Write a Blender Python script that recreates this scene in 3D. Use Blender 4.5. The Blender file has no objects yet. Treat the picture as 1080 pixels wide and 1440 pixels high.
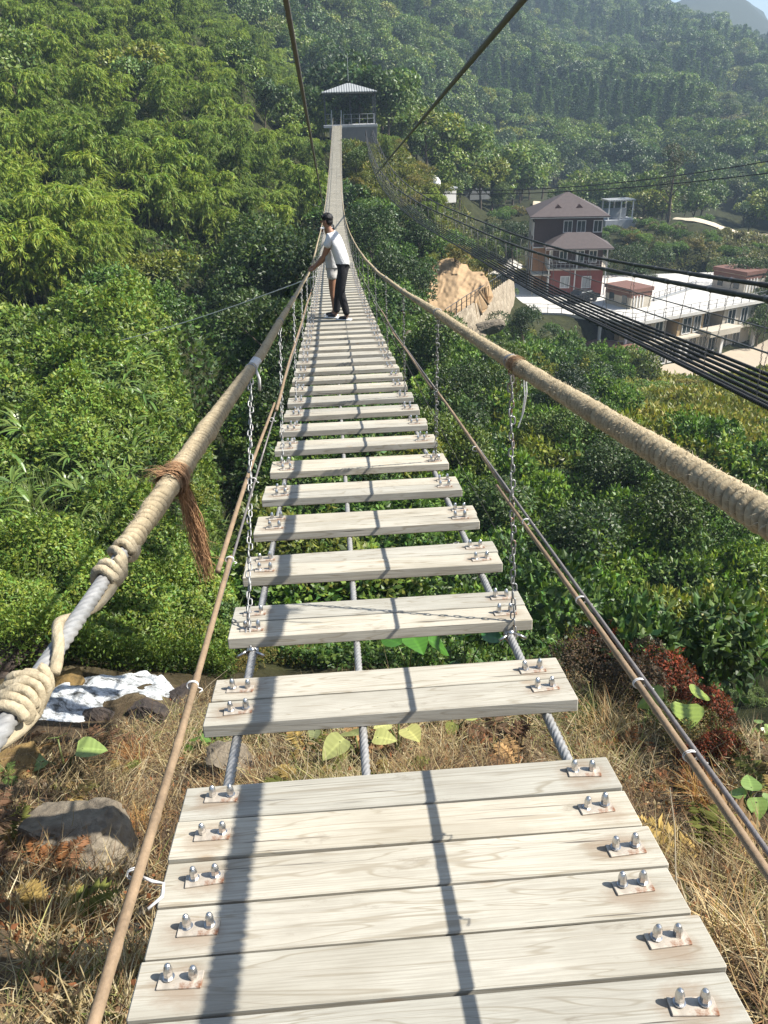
HAZE = 0.00045
EXPO = 1.25
import bpy, math, random
import numpy as np
from mathutils import Matrix, Vector
random.seed(7)
RNG = np.random.default_rng(11)
SC = bpy.context.scene
COL = SC.collection
R = math.radians

# ------------------------------------------------------------------ camera frame
FPX, CX, CZ = 1080.85, -0.105, 1.242
PITCH, YAW, ROLL = 0.48061, 0.04193, -0.02951
SPAN, SAG, BOW = 98.52, 3.748, 0.000179
CAM = np.array([CX, 0.0, CZ])
_fw = np.array([math.sin(YAW)*math.cos(PITCH), math.cos(YAW)*math.cos(PITCH), -math.sin(PITCH)])
_r = np.array([math.cos(YAW), -math.sin(YAW), 0.0])
_u = np.cross(_r, _fw)
_r, _u = math.cos(ROLL)*_r + math.sin(ROLL)*_u, -math.sin(ROLL)*_r + math.cos(ROLL)*_u

def ray(px, py):
    d = _fw + _r*(px-540)/FPX + _u*(720-py)/FPX
    return d/np.linalg.norm(d[:2])
def back(px, py, D):
    return CAM + D*ray(px, py)
def pix(P):
    d = np.asarray(P, float) - CAM
    z = d @ _fw
    return 540 + FPX*(d @ _r)/z, 720 - FPX*(d @ _u)/z
def on_level(px, py, z):
    d = ray(px, py)
    return CAM + d*((z-CZ)/d[2])
def deck_z(s):
    return -4*SAG*(s/SPAN)*(1-s/SPAN)
def deck_x(s):
    return BOW*s*(s-SPAN)

# ------------------------------------------------------------------ mesh building
class MB:
    def __init__(self):
        self.v = []; self.f = []; self.n = 0; self.c = []
    def add(self, V, F, col=None):
        V = np.asarray(V, float).reshape(-1, 3)
        self.v.append(V)
        for k in (F if isinstance(F, list) else [F]):
            k = np.asarray(k, int)
            if k.size: self.f.append(k + self.n)
        self.c.append(np.tile(np.array(col if col is not None else (1, 1, 1), float), (len(V), 1)) if col is None or np.ndim(col) == 1 else np.asarray(col, float))
        self.n += len(V)
        return self
    def box(self, c, s, rot=None, bev=0.0, col=None):
        x, y, z = np.array(s, float)/2
        if bev > 0:
            b = bev; V = []
            for zz, ins in ((-z, b), (-z+b, 0), (z-b, 0), (z, b)):
                X, Y = x-ins, y-ins
                V += [(-X+b*(ins == 0), -Y, zz), (X-b*(ins == 0), -Y, zz), (X, -Y+b*(ins == 0), zz), (X, Y-b*(ins == 0), zz),
                      (X-b*(ins == 0), Y, zz), (-X+b*(ins == 0), Y, zz), (-X, Y-b*(ins == 0), zz), (-X, -Y+b*(ins == 0), zz)]
            F4 = []
            for k in range(3):
                for i in range(8):
                    a = k*8+i; bb = k*8+(i+1) % 8
                    F4.append((a, bb, bb+8, a+8))
            F8 = [list(range(7, -1, -1)), list(range(24, 32))]
            V = np.array(V); F = [np.array(F4), np.array(F8)]
        else:
            V = np.array([(-x, -y, -z), (x, -y, -z), (x, y, -z), (-x, y, -z), (-x, -y, z), (x, -y, z), (x, y, z), (-x, y, z)])
            F = [np.array([(3, 2, 1, 0), (4, 5, 6, 7), (0, 1, 5, 4), (1, 2, 6, 5), (2, 3, 7, 6), (3, 0, 4, 7)])]
        if rot is not None: V = V @ np.array(rot).T
        return self.add(V + np.array(c), F, col)
    def tube(self, P, rad, seg=10, cap=True, prof=None, col=None, up=None):
        P = np.asarray(P, float); n = len(P)
        T = np.gradient(P, axis=0); T /= np.linalg.norm(T, axis=1)[:, None] + 1e-12
        u0 = np.array([0, 0, 1.0]) if abs(T[0][2]) < .9 else np.array([1.0, 0, 0])
        if up is not None: u0 = np.array(up, float)
        A = np.empty((n, 3)); a = u0 - T[0]*(u0 @ T[0]); a /= np.linalg.norm(a)
        for i in range(n):
            a = a - T[i]*(a @ T[i]); a = a/(np.linalg.norm(a)+1e-12); A[i] = a
        B = np.cross(T, A)
        th = np.linspace(0, 2*np.pi, seg, endpoint=False)
        rr = np.broadcast_to(np.asarray(rad, float), (n,))[:, None]*np.ones((1, seg))
        if prof is not None: rr = rr*prof          # (n, seg)
        V = P[:, None, :] + rr[..., None]*(np.cos(th)[None, :, None]*A[:, None, :] + np.sin(th)[None, :, None]*B[:, None, :])
        i = np.arange(n-1)[:, None]*seg; j = np.arange(seg)[None, :]
        F = np.stack([i+j, i+(j+1) % seg, i+seg+(j+1) % seg, i+seg+j], -1).reshape(-1, 4)
        Fs = [F]
        if cap: Fs.append(np.array([list(range(seg-1, -1, -1)), list(range((n-1)*seg, n*seg))]))
        return self.add(V.reshape(-1, 3), Fs, col)
    def lathe(self, prof, c=(0, 0, 0), seg=14, rot=None, col=None):
        prof = np.asarray(prof, float); n = len(prof)
        th = np.linspace(0, 2*np.pi, seg, endpoint=False)
        V = np.stack([prof[:, 0:1]*np.cos(th), prof[:, 0:1]*np.sin(th), np.repeat(prof[:, 1:2], seg, 1)], -1).reshape(-1, 3)
        i = np.arange(n-1)[:, None]*seg; j = np.arange(seg)[None, :]
        F = np.stack([i+j, i+(j+1) % seg, i+seg+(j+1) % seg, i+seg+j], -1).reshape(-1, 4)
        Fs = [F, np.array([list(range(seg-1, -1, -1)), list(range((n-1)*seg, n*seg))])]
        if rot is not None: V = V @ np.array(rot).T
        return self.add(V + np.array(c), Fs, col)
    def sphere(self, c, r, nu=12, nv=8, col=None, rot=None):
        r = np.broadcast_to(np.asarray(r, float), (3,))
        ph = np.linspace(0, np.pi, nv+1); th = np.linspace(0, 2*np.pi, nu, endpoint=False)
        V = np.stack([np.sin(ph)[:, None]*np.cos(th), np.sin(ph)[:, None]*np.sin(th), -np.cos(ph)[:, None]*np.ones(nu)], -1).reshape(-1, 3)*r
        i = np.arange(nv)[:, None]*nu; j = np.arange(nu)[None, :]
        F = np.stack([i+j, i+(j+1) % nu, i+nu+(j+1) % nu, i+nu+j], -1).reshape(-1, 4)
        if rot is not None: V = V @ np.array(rot).T
        return self.add(V + np.array(c), F, col)
    def poly(self, pts, col=None):
        return self.add(pts, np.array([list(range(len(pts)))]), col)
    def prism(self, pts, z0, z1, col=None):
        pts = np.asarray(pts, float)[:, :2]; n = len(pts)
        V = np.concatenate([np.c_[pts, np.full(n, z0)], np.c_[pts, np.full(n, z1)]])
        F = np.array([(i, (i+1) % n, n+(i+1) % n, n+i) for i in range(n)])
        return self.add(V, [F, np.array([list(range(n-1, -1, -1)), list(range(n, 2*n))])], col)
    def mesh(self, name, mats, smooth=False):
        me = bpy.data.meshes.new(name)
        V = np.concatenate(self.v); me.vertices.add(len(V)); me.vertices.foreach_set('co', V.ravel())
        tot = sum(f.size for f in self.f); cnt = np.concatenate([np.full(len(f), f.shape[1]) for f in self.f])
        me.loops.add(tot); me.loops.foreach_set('vertex_index', np.concatenate([f.ravel() for f in self.f]).astype(np.int32))
        me.polygons.add(len(cnt)); st = np.concatenate([[0], np.cumsum(cnt)[:-1]])
        me.polygons.foreach_set('loop_start', st.astype(np.int32)); me.polygons.foreach_set('loop_total', cnt.astype(np.int32))
        me.polygons.foreach_set('use_smooth', np.full(len(cnt), smooth))
        C = np.concatenate(self.c)
        if not np.all(C == 1.0):
            at = me.color_attributes.new('Col', 'FLOAT_COLOR', 'POINT')
            at.data.foreach_set('color', np.c_[C, np.ones(len(C))].astype(np.float32).ravel())
        me.update(calc_edges=True); me.validate()
        for m in (mats if isinstance(mats, (list, tuple)) else [mats]): me.materials.append(m)
        return me
    def build(self, name, mat, parent=None, smooth=False, loc=None):
        o = bpy.data.objects.new(name, self.mesh(name, mat, smooth)); COL.objects.link(o)
        if loc is not None: o.location = loc
        if parent is not None: o.parent = parent
        return o

def tag(o, label=None, cat=None, group=None, kind=None):
    if label: o['label'] = label
    if cat: o['category'] = cat
    if group: o['group'] = group
    if kind: o['kind'] = kind
    return o
def empty(name, loc=(0, 0, 0), rz=0.0):
    o = bpy.data.objects.new(name, None); COL.objects.link(o); o.location = loc; o.rotation_euler = (0, 0, rz)
    o.empty_display_size = .2
    return o
def put(name, me, parent=None, loc=None, rot=None, scl=None):
    o = bpy.data.objects.new(name, me); COL.objects.link(o)
    if parent is not None: o.parent = parent
    if loc is not None: o.location = loc
    if rot is not None: o.rotation_euler = rot
    if scl is not None: o.scale = scl if np.ndim(scl) else (scl,)*3
    return o
def rotz(a):
    c, s = math.cos(a), math.sin(a); return np.array([[c, -s, 0], [s, c, 0], [0, 0, 1.0]])
def rotx(a):
    c, s = math.cos(a), math.sin(a); return np.array([[1.0, 0, 0], [0, c, -s], [0, s, c]])
def roty(a):
    c, s = math.cos(a), math.sin(a); return np.array([[c, 0, s], [0, 1.0, 0], [-s, 0, c]])

# ------------------------------------------------------------------ materials
class NT:
    def __init__(self, name):
        self.m = bpy.data.materials.new(name); self.m.use_nodes = True
        self.t = self.m.node_tree; self.t.nodes.clear()
        self.out = self.n('ShaderNodeOutputMaterial')
    def n(self, typ, **kw):
        nd = self.t.nodes.new(typ)
        for k, v in kw.items():
            if k in nd.inputs.keys() if isinstance(k, str) else False: pass
            setattr(nd, k, v)
        return nd
    def l(self, a, b): self.t.links.new(a, b)
    def val(self, sock, v): sock.default_value = v
    def noise(self, vec, scale, detail=4, rough=.55, dist=0.0):
        nd = self.n('ShaderNodeTexNoise'); nd.inputs['Scale'].default_value = scale
        nd.inputs['Detail'].default_value = detail; nd.inputs['Roughness'].default_value = rough; nd.inputs['Distortion'].default_value = dist
        if vec is not None: self.l(vec, nd.inputs['Vector'])
        return nd.outputs['Fac']
    def ramp(self, fac, stops):
        nd = self.n('ShaderNodeValToRGB'); el = nd.color_ramp.elements
        while len(el) < len(stops): el.new(.5)
        for e, (p, c) in zip(el, stops):
            e.position = p; e.color = (*c, 1) if len(c) == 3 else c
        self.l(fac, nd.inputs['Fac']); return nd.outputs['Color']
    def mapping(self, vec, scale=(1, 1, 1), loc=(0, 0, 0)):
        nd = self.n('ShaderNodeMapping'); nd.inputs['Scale'].default_value = scale; nd.inputs['Location'].default_value = loc
        self.l(vec, nd.inputs['Vector']); return nd.outputs['Vector']
    def coord(self, which='Object'):
        return self.n('ShaderNodeTexCoord').outputs[which]
    def mix(self, fac, a, b, blend='MIX'):
        nd = self.n('ShaderNodeMix', data_type='RGBA', blend_type=blend)
        for s, v in ((nd.inputs[0], fac), (nd.inputs[6], a), (nd.inputs[7], b)):
            if isinstance(v, (int, float)): s.default_value = v
            elif isinstance(v, tuple): s.default_value = (*v, 1) if len(v) == 3 else v
            else: self.l(v, s)
        return nd.outputs[2]
    def math(self, op, a, b=None, c=None):
        nd = self.n('ShaderNodeMath', operation=op)
        for s, v in zip(nd.inputs, (a, b, c)):
            if v is None: continue
            if isinstance(v, (int, float)): s.default_value = v
            else: self.l(v, s)
        return nd.outputs[0]
    def bump(self, h, strength=.5, dist=.01):
        nd = self.n('ShaderNodeBump'); nd.inputs['Strength'].default_value = strength; nd.inputs['Distance'].default_value = dist
        self.l(h, nd.inputs['Height']); return nd.outputs['Normal']
    def pbr(self, color, rough=.7, metal=0.0, normal=None, spec=.4):
        p = self.n('ShaderNodeBsdfPrincipled')
        if isinstance(color, tuple): p.inputs['Base Color'].default_value = (*color, 1)
        else: self.l(color, p.inputs['Base Color'])
        if isinstance(rough, (int, float)): p.inputs['Roughness'].default_value = rough
        else: self.l(rough, p.inputs['Roughness'])
        p.inputs['Metallic'].default_value = metal; p.inputs['Specular IOR Level'].default_value = spec
        if normal is not None: self.l(normal, p.inputs['Normal'])
        return p
    def done(self, sh):
        self.l(sh.outputs[0] if hasattr(sh, 'outputs') else sh, self.out.inputs['Surface']); return self.m

def m_plain(name, c, rough=.7, metal=0.0, var=.25, scale=6.0, bump=.15, spec=.35, coord='Object'):
    t = NT(name); co = t.coord(coord)
    f = t.noise(co, scale, 6, .6)
    g = t.noise(co, scale*9, 3, .6)
    k = t.mix(.35, f, g)
    col = t.ramp(k, [(.3, tuple(x*(1-var) for x in c)), (.7, tuple(min(1, x*(1+var)) for x in c))])
    return t.done(t.pbr(col, rough, metal, t.bump(k, bump, .02), spec))

def m_leaf(name, tint=(1, 1, 1), trans=.32, rough=.5, vary=.5, spec=.25):
    """leaf colour from the mesh's own colour attribute, a little different for every plant"""
    t = NT(name)
    a = t.n('ShaderNodeVertexColor', layer_name='Col').outputs['Color']
    rnd = t.n('ShaderNodeObjectInfo').outputs['Random']
    k = t.ramp(rnd, [(0, (1-vary, 1-vary*.9, 1-vary*.6)), (.5, (1, 1, 1)), (1, (1+vary*.55, 1+vary*.3, 1-vary*.25))])
    c = t.mix(1.0, a, k, 'MULTIPLY'); c = t.mix(1.0, c, tint, 'MULTIPLY')
    p = t.pbr(c, rough, 0, None, spec)
    tr = t.n('ShaderNodeBsdfTranslucent'); c2 = t.mix(1.0, c, (1.15, 1.25, .55), 'MULTIPLY'); t.l(c2, tr.inputs['Color'])
    mx = t.n('ShaderNodeMixShader'); mx.inputs[0].default_value = trans
    t.l(p.outputs[0], mx.inputs[1]); t.l(tr.outputs[0], mx.inputs[2])
    return t.done(mx)

def m_wood_deck():
    t = NT('weathered_board'); co = t.coord('Object'); rnd = t.n('ShaderNodeObjectInfo').outputs['Random']
    off = t.n('ShaderNodeCombineXYZ'); t.l(t.math('MULTIPLY', rnd, 57.0), off.inputs[0]); t.l(t.math('MULTIPLY', rnd, 91.0), off.inputs[1]); t.l(t.math('MULTIPLY', rnd, 13.0), off.inputs[2])
    ad = t.n('ShaderNodeVectorMath', operation='ADD'); t.l(co, ad.inputs[0]); t.l(off.outputs[0], ad.inputs[1]); v = ad.outputs[0]
    # growth-ring contours stretched along the board give cathedral grain
    g1 = t.noise(t.mapping(v, (1.1, 13, 13)), 1.0, 3, .45, .6)
    rings = t.math('ABSOLUTE', t.math('SUBTRACT', t.math('FRACT', t.math('MULTIPLY', g1, 11.0)), .5))
    fine = t.noise(t.mapping(v, (5, 260, 260)), 1.0, 4, .65)
    crack = t.noise(t.mapping(v, (1.6, 70, 60)), 1.0, 3, .5)
    blot = t.noise(t.mapping(v, (2.2, 6, 6)), 1.0, 4, .6)
    base = t.ramp(blot, [(.28, (.36, .335, .275)), (.5, (.455, .43, .365)), (.72, (.52, .49, .42))])
    base = t.mix(t.ramp(rings, [(.02, (.0,)*3), (.10, (1,)*3)]), t.mix(1.0, base, (.72, .68, .62), 'MULTIPLY'), base)
    base = t.mix(t.ramp(fine, [(.36, (.50,)*3), (.58, (0,)*3)]), base, (.26, .235, .19))
    ck = t.ramp(crack, [(.30, (1,)*3), (.335, (0,)*3)])
    base = t.mix(ck, base, (.10, .085, .07))
    # knots
    vo = t.n('ShaderNodeTexVoronoi', feature='F1'); vo.inputs['Scale'].default_value = 1.0
    t.l(t.mapping(v, (3.6, 8.0, 8.0)), vo.inputs['Vector'])
    kn = t.ramp(vo.outputs['Distance'], [(.05, (.75,)*3), (.11, (0,)*3)])
    base = t.mix(kn, base, (.33, .25, .17))
    tone = t.ramp(t.math('FRACT', t.math('MULTIPLY', rnd, 7.31)), [(0, (.76, .77, .77)), (.5, (.90, .885, .85)), (1, (.98, .955, .90))])
    wear = t.noise(t.mapping(v, (1.5, 3.5, 3.5)), 1.0, 6, .72)
    base = t.mix(t.ramp(wear, [(.48, (0,)*3), (.70, (.75,)*3)]), base, (.33, .30, .245))
    stain = t.noise(t.mapping(v, (7, 16, 16)), 1.0, 5, .7)
    base = t.mix(t.ramp(stain, [(.62, (0,)*3), (.72, (.65,)*3)]), base, (.235, .205, .16))
    base = t.mix(1.0, base, tone, 'MULTIPLY')
    # rust and grime round the two clamps
    sx = t.n('ShaderNodeSeparateXYZ'); t.l(co, sx.inputs[0]); ax = t.math('SUBTRACT', t.math('ABSOLUTE', sx.outputs[0]), .44)
    dist = t.math('SQRT', t.math('ADD', t.math('POWER', t.math('MULTIPLY', ax, .7), 2.0), t.math('POWER', sx.outputs[1], 2.0)))
    rs = t.math('ADD', dist, t.math('MULTIPLY', t.math('SUBTRACT', stain, .5), .10))
    base = t.mix(t.ramp(rs, [(.022, (.55,)*3), (.050, (0,)*3)]), base, (.20, .135, .085))
    # end grain and sawn faces stay darker grey
    h = t.math('ADD', t.math('MULTIPLY', fine, .6), t.math('MULTIPLY', rings, .5))
    h = t.math('SUBTRACT', h, t.math('MULTIPLY', ck, 1.2))
    return t.done(t.pbr(base, .72, 0, t.bump(h, .35, .002), .3))

def m_steel(name, c=(.55, .55, .56), rough=.38, metal=.9, rust=.0):
    t = NT(name); co = t.coord('Object')
    f = t.noise(co, 60, 5, .6)
    col = t.ramp(f, [(.35, tuple(x*.7 for x in c)), (.65, c)])
    if rust > 0:
        g = t.noise(co, 35, 5, .65)
        col = t.mix(t.ramp(g, [(.62-rust*.3, (0,)*3), (.72-rust*.2, (1,)*3)]), col, (.22, .10, .05))
    return t.done(t.pbr(col, rough, metal, t.bump(f, .1, .003), .5))

def m_rope(name, c1, c2, scale=1.0, groove_shade=False):
    t = NT(name); co = t.coord('Object')
    f = t.noise(co, 45*scale, 6, .7); g = t.noise(t.mapping(co, (220, 60, 220)), scale, 4, .7)
    b = t.noise(co, 5*scale, 3, .5)
    k = t.mix(.5, f, g)
    col = t.ramp(k, [(.3, tuple(x*.55 for x in c1)), (.5, c1), (.72, c2)])
    col = t.mix(t.ramp(b, [(.5, (0,)*3), (.75, (.6,)*3)]), col, tuple(x*.62 for x in c1))
    if groove_shade: col = t.mix(1.0, col, t.n('ShaderNodeVertexColor', layer_name='Col').outputs['Color'], 'MULTIPLY')
    return t.done(t.pbr(col, .9, 0, t.bump(k, .8, .004), .15))
# ------------------------------------------------------------------ terrain (ground control points -> smooth height field)
# (px, py, distance, lift) : what lies along that line of sight, 'lift' lowers the soil below the plant tops
CTRL = [
 # left column: bank, stream, vine slope, terrace, bamboo hill
 (60,1440,1.95,0),(60,1300,2.9,0),(60,1170,4.3,0),(60,1060,6.3,0),(60,1005,7.6,0),(60,965,8.8,0),(60,900,10.2,.2),(60,800,13.0,.4),
 (60,700,16.5,.5),(60,600,21.,.5),(60,500,27,.5),(60,440,32,.5),(60,360,40,4),(60,270,49,5),(60,180,60,5.5),(60,90,72,6),(60,0,90,6),(60,-90,118,6),
 (-140,1300,2.8,0),(-140,1100,5.2,0),(-140,1030,7.2,0),(-140,960,8.9,.1),(-140,800,13,.4),(-140,600,21,.5),(-140,450,31,.5),(-140,300,46,5),(-140,150,62,6),(-140,0,86,6),(-140,-120,118,6),
 (220,1440,1.8,0),(220,1200,4.0,0),(220,1060,6.2,0),(220,985,7.9,0),(220,940,9.2,.1),(220,850,11.5,.3),(220,740,15,.4),(220,600,21,.5),(220,480,29,.5),(220,425,34,.2),(220,390,40,1.5),
 (220,330,46,5),(220,240,56,5.5),(220,150,70,6),(220,60,88,6),(220,-20,112,6),
 (340,1080,5.3,0),(340,960,8.6,.2),(340,880,10.6,.5),(340,760,14.8,2.4),(340,640,20.5,4.2),(340,540,27,4.6),(340,470,34,3.2),(340,435,38,2.6),(340,390,46,5.0),(340,320,53,5),(340,220,66,6),(340,130,82,6),(340,60,103,6),
 (430,1000,7.2,.1),(430,870,10.8,.8),(430,740,16,1.4),(430,600,24,1.8),(430,480,37,2.0),(430,400,48,3.5),(430,320,60,5.5),(430,230,76,6),(430,160,95,6),
 # under and right of the bridge
 (520,1060,4.6,0),(520,930,8.2,.3),(520,820,12,1.2),(520,700,18.5,2.2),(520,580,28,2.5),(520,470,46,2.5),(520,400,58,2.8),(520,330,69,2.5),(520,270,80,2.2),(520,215,91,1.5),(500,186,97,.4),
 (640,930,8.4,.4),(640,820,13,2.0),(640,700,20,3.5),(640,590,30,3.5),(640,500,45,2.8),(640,455,66,1.2),(640,395,76,.2),(640,340,86,1.0),(640,280,96,2.0),(640,240,112,2.5),
 (760,930,8.2,.4),(760,830,12.5,2.4),(760,720,20,4.0),(760,610,30,4.0),(760,520,46,3.0),(760,465,72,1.5),(760,418,92,.5),(760,280,150,.3),(700,320,120,.8),
 (880,1200,3.5,0),(880,1060,5.4,0),(880,940,7.4,.3),(880,840,11.5,2.4),(880,740,19,4.2),(880,640,30,3.4),(880,580,43,1.0),(880,535,74,.4),(880,522,93,.1),
 (1040,1440,1.7,0),(1040,1300,2.5,0),(1040,1150,4.2,0),(1040,1020,6.4,.2),(1040,900,9.5,2.2),(1040,800,15,4.2),(1040,700,24,4.0),(1040,620,36,1.4),(1040,540,66,.4),(1040,495,97,.1),
 (1220,1300,2.8,0),(1220,1100,5.2,.1),(1220,900,9.6,2.0),(1220,700,23,3.5),(1220,560,60,1.0),(1220,480,98,.3),
 # valley floor beyond the houses and the far hills
 (900,400,112,.3),(1000,380,118,.8),(1080,440,105,.8),(1200,400,115,.8),(900,310,152,.5),(1000,320,150,.3),(1080,330,150,.5),(1200,330,150,.5),
 (700,245,190,6),(800,270,180,6),(900,285,178,6),(1040,300,178,5),(1200,310,176,5),
 (560,190,150,6),(640,190,215,7),(760,200,235,7),(880,215,240,7),(1000,235,240,7),(1200,245,240,7),
 (470,150,135,6),(430,100,150,6),(400,40,205,7),(400,-60,275,7),(540,120,210,7),(540,40,275,7),(540,-40,350,7),
 (660,110,300,7),(660,40,370,7),(660,-20,450,7),(780,140,330,7),(780,70,420,7),(780,10,520,7),
 (900,150,340,5),(900,95,440,7),(900,20,600,8),(1020,170,330,3),(1020,120,430,5),(1000,50,620,8),(1080,76,640,8),(1200,112,660,8),(1000,78,900,0),(1120,108,900,0),(1240,130,900,0),(880,2,1500,0),(980,12,1500,0),(1080,26,1500,0),(1200,40,1500,0),(980,60,2000,0),(1120,70,2000,0),(1200,150,360,4),
 (200,-80,160,6),(0,-170,190,6),(200,-150,320,6),
]
_cp = []; _cq = []
def _uv(x, y):
    d = np.hypot(x-CX, y); az = np.arctan2(x-CX, y); rho = np.log(1+d/2.0)
    return np.stack([rho*np.sin(az), rho*np.cos(az)], -1), d
for px, py, D, lift in CTRL:
    P = back(px, py, D); uv, d = _uv(P[0], P[1]); _cp.append(uv); _cq.append((P[2]-lift-CZ)/(d+3))
for x, y, z in [(0, .2, -1.9), (0, -3, -1.2), (-6, -2, -2.0), (6, -2, -1.6), (0, -20, 2), (-20, -15, 1), (20, -15, 0), (-40, 0, -3), (45, 0, -8), (-100, -50, 12), (100, -60, 5), (0, -150, 25),
                (-90, 30, 4), (120, 30, -22), (-200, 60, 30), (250, 60, -15), (-600, 0, 70), (700, 0, 60), (0, -900, 80), (-700, 900, 100), (600, 1500, 40), (0, 1600, 60), (-300, 1500, 60), (1300, 900, 40), (1000, -900, 60), (-1000, -900, 60),
                (0, 2600, 60), (-2600, 500, 60), (2600, 500, 60), (0, -2600, 60), (1900, 1900, 60), (-1900, 1900, 60)]:
    uv, d = _uv(x, y); _cp.append(uv); _cq.append((z-CZ)/(d+3))
_cp = np.array(_cp); _cq = np.array(_cq)
def _phi(r2): return .5*r2*np.log(r2+1e-12)
_n = len(_cp)
_K = _phi(((_cp[:, None]-_cp[None])**2).sum(-1)) + np.eye(_n)*2e-4
_Pm = np.c_[np.ones(_n), _cp]
_A = np.block([[_K, _Pm], [_Pm.T, np.zeros((3, 3))]])
_w = np.linalg.solve(_A, np.r_[_cq, 0, 0, 0])
def _hraw(x, y):
    x = np.atleast_1d(np.asarray(x, float)); y = np.atleast_1d(np.asarray(y, float)); uv, d = _uv(x, y)
    out = np.empty(len(x))
    for i in range(0, len(x), 20000):
        s = slice(i, i+20000)
        out[s] = _phi(((uv[s][:, None]-_cp[None])**2).sum(-1)) @ _w[:_n] + _w[_n] + uv[s] @ _w[_n+1:]
    return CZ + out*(d+3)
# value noise for lumps in the soil
_lat = RNG.random((256, 256))
def vnoise(x, y, s):
    x = np.asarray(x)/s + 1000.3; y = np.asarray(y)/s + 1000.7
    i = np.floor(x).astype(int); j = np.floor(y).astype(int); u = x-i; v = y-j
    u = u*u*(3-2*u); v = v*v*(3-2*v); i %= 255; j %= 255
    return (_lat[i, j]*(1-u)+_lat[i+1, j]*u)*(1-v) + (_lat[i, j+1]*(1-u)+_lat[i+1, j+1]*u)*v - .5
def lumps(x, y):
    d = np.hypot(x, y)
    return (vnoise(x, y, 1.3)*.45*np.clip((d-2)/8, .12, 1) + vnoise(x, y, 5.0)*1.0*np.clip((d-8)/25, 0, 1) + vnoise(x, y, .45)*.16
            + vnoise(x, y, 22.0)*5.0*np.clip((d-110)/150, 0, 1) + vnoise(x, y, 70.0)*16.0*np.clip((d-170)/250, 0, 1))
# polar grid table, fine near the camera, reaching the horizon
NR, NA = 230, 540
_rad = np.concatenate([[0], np.exp(np.linspace(math.log(.35), math.log(2600), NR-1))])
_az = np.concatenate([np.linspace(-50, 50, 341), np.linspace(50, 310, NA-341+1)[1:-1]]) ; NA = len(_az)
_gx = CX + _rad[:, None]*np.sin(np.radians(_az)); _gy = _rad[:, None]*np.cos(np.radians(_az))
_gz = _hraw(_gx.ravel(), _gy.ravel()).reshape(_gx.shape)
# flat shelves: the hotel yard, the lower forecourt, and the pavilion knoll
PADS = [(24, 96, 6, 13, -20.7), (31, 108, 12, 22, -20.75), (45, 103, 9, 17, -24), (44, 84, 5, 14, -26.55), (33, 82, 4, 9, -26.55), (53, 90, 3, 8, -26.5), (deck_x(SPAN)+1.5, 103, 4, 10, -2.6)]
def _apply(x, y, z):
    z = z + lumps(x, y)
    for (cx, cy, r0, r1, zz) in PADS:
        k = np.clip((r1-np.hypot(x-cx, y-cy))/(r1-r0), 0, 1); k = k*k*(3-2*k); z = z*(1-k) + zz*k
    return z
def ground(x, y):
    x = np.atleast_1d(np.asarray(x, float)); y = np.atleast_1d(np.asarray(y, float))
    d = np.hypot(x-CX, y); a = np.degrees(np.arctan2(x-CX, y)); a = np.where(a < -50, a+360, a)
    ri = np.clip(np.interp(d, _rad, np.arange(NR)), 0, NR-1.001)
    aa = np.r_[_az, 310.0]; ai = np.clip(np.interp(a, aa, np.arange(NA+1)), 0, NA-1e-3)
    i = ri.astype(int); j = ai.astype(int); u = ri-i; v = ai-j; j2 = (j+1) % NA
    z = (_gz[i, j]*(1-u)+_gz[i+1, j]*u)*(1-v) + (_gz[i, j2]*(1-u)+_gz[i+1, j2]*u)*v
    return z
_gz = _apply(_gx, _gy, _gz)
def ground1(x, y): return float(ground(x, y)[0])
def hit(px, py, dmax=1500):
    d = ray(px, py); t = np.exp(np.linspace(math.log(.8), math.log(dmax), 4000)); P = CAM + t[:, None]*d
    g = P[:, 2]-ground(P[:, 0], P[:, 1]); k = np.where(g < 0)[0]
    return None if not len(k) else P[k[0]]

def m_soil():
    t = NT('hillside_soil'); co = t.coord('Object')
    a = t.noise(co, .05, 5, .6); b = t.noise(co, .9, 6, .65); c = t.noise(co, 9, 5, .7)
    near = t.ramp(t.mix(.5, b, c), [(.32, (.035, .025, .016)), (.5, (.085, .06, .036)), (.68, (.21, .16, .10))])
    far = t.ramp(b, [(.35, (.020, .022, .010)), (.6, (.035, .038, .015)), (.8, (.075, .065, .03))])
    ln = t.n('ShaderNodeVectorMath', operation='LENGTH'); t.l(co, ln.inputs[0])
    k = t.ramp(t.math('DIVIDE', ln.outputs['Value'], 20.0), [(.42, (0,)*3), (.62, (1,)*3)])
    col = t.mix(k, near, far)
    return t.done(t.pbr(col, .95, 0, t.bump(t.mix(.5, b, c), .8, .15), .1))
_F = []
for i in range(NR-1):
    for j in range(NA):
        pass
ii = np.arange(1, NR-1)[:, None]*NA; jj = np.arange(NA)[None, :]
F4 = np.stack([ii+jj, ii+NA+jj, ii+NA+(jj+1) % NA, ii+(jj+1) % NA], -1).reshape(-1, 4)
F3 = np.stack([np.zeros(NA, int), NA+np.arange(NA), NA+(np.arange(NA)+1) % NA], -1)
g = MB(); g.add(np.stack([_gx, _gy, _gz], -1).reshape(-1, 3), [F4, F3])
GROUND = tag(g.build('ground', m_soil(), smooth=True), kind='structure')
print("ZRANGE", float(_gz.min()), float(_gz.max()))
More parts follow.
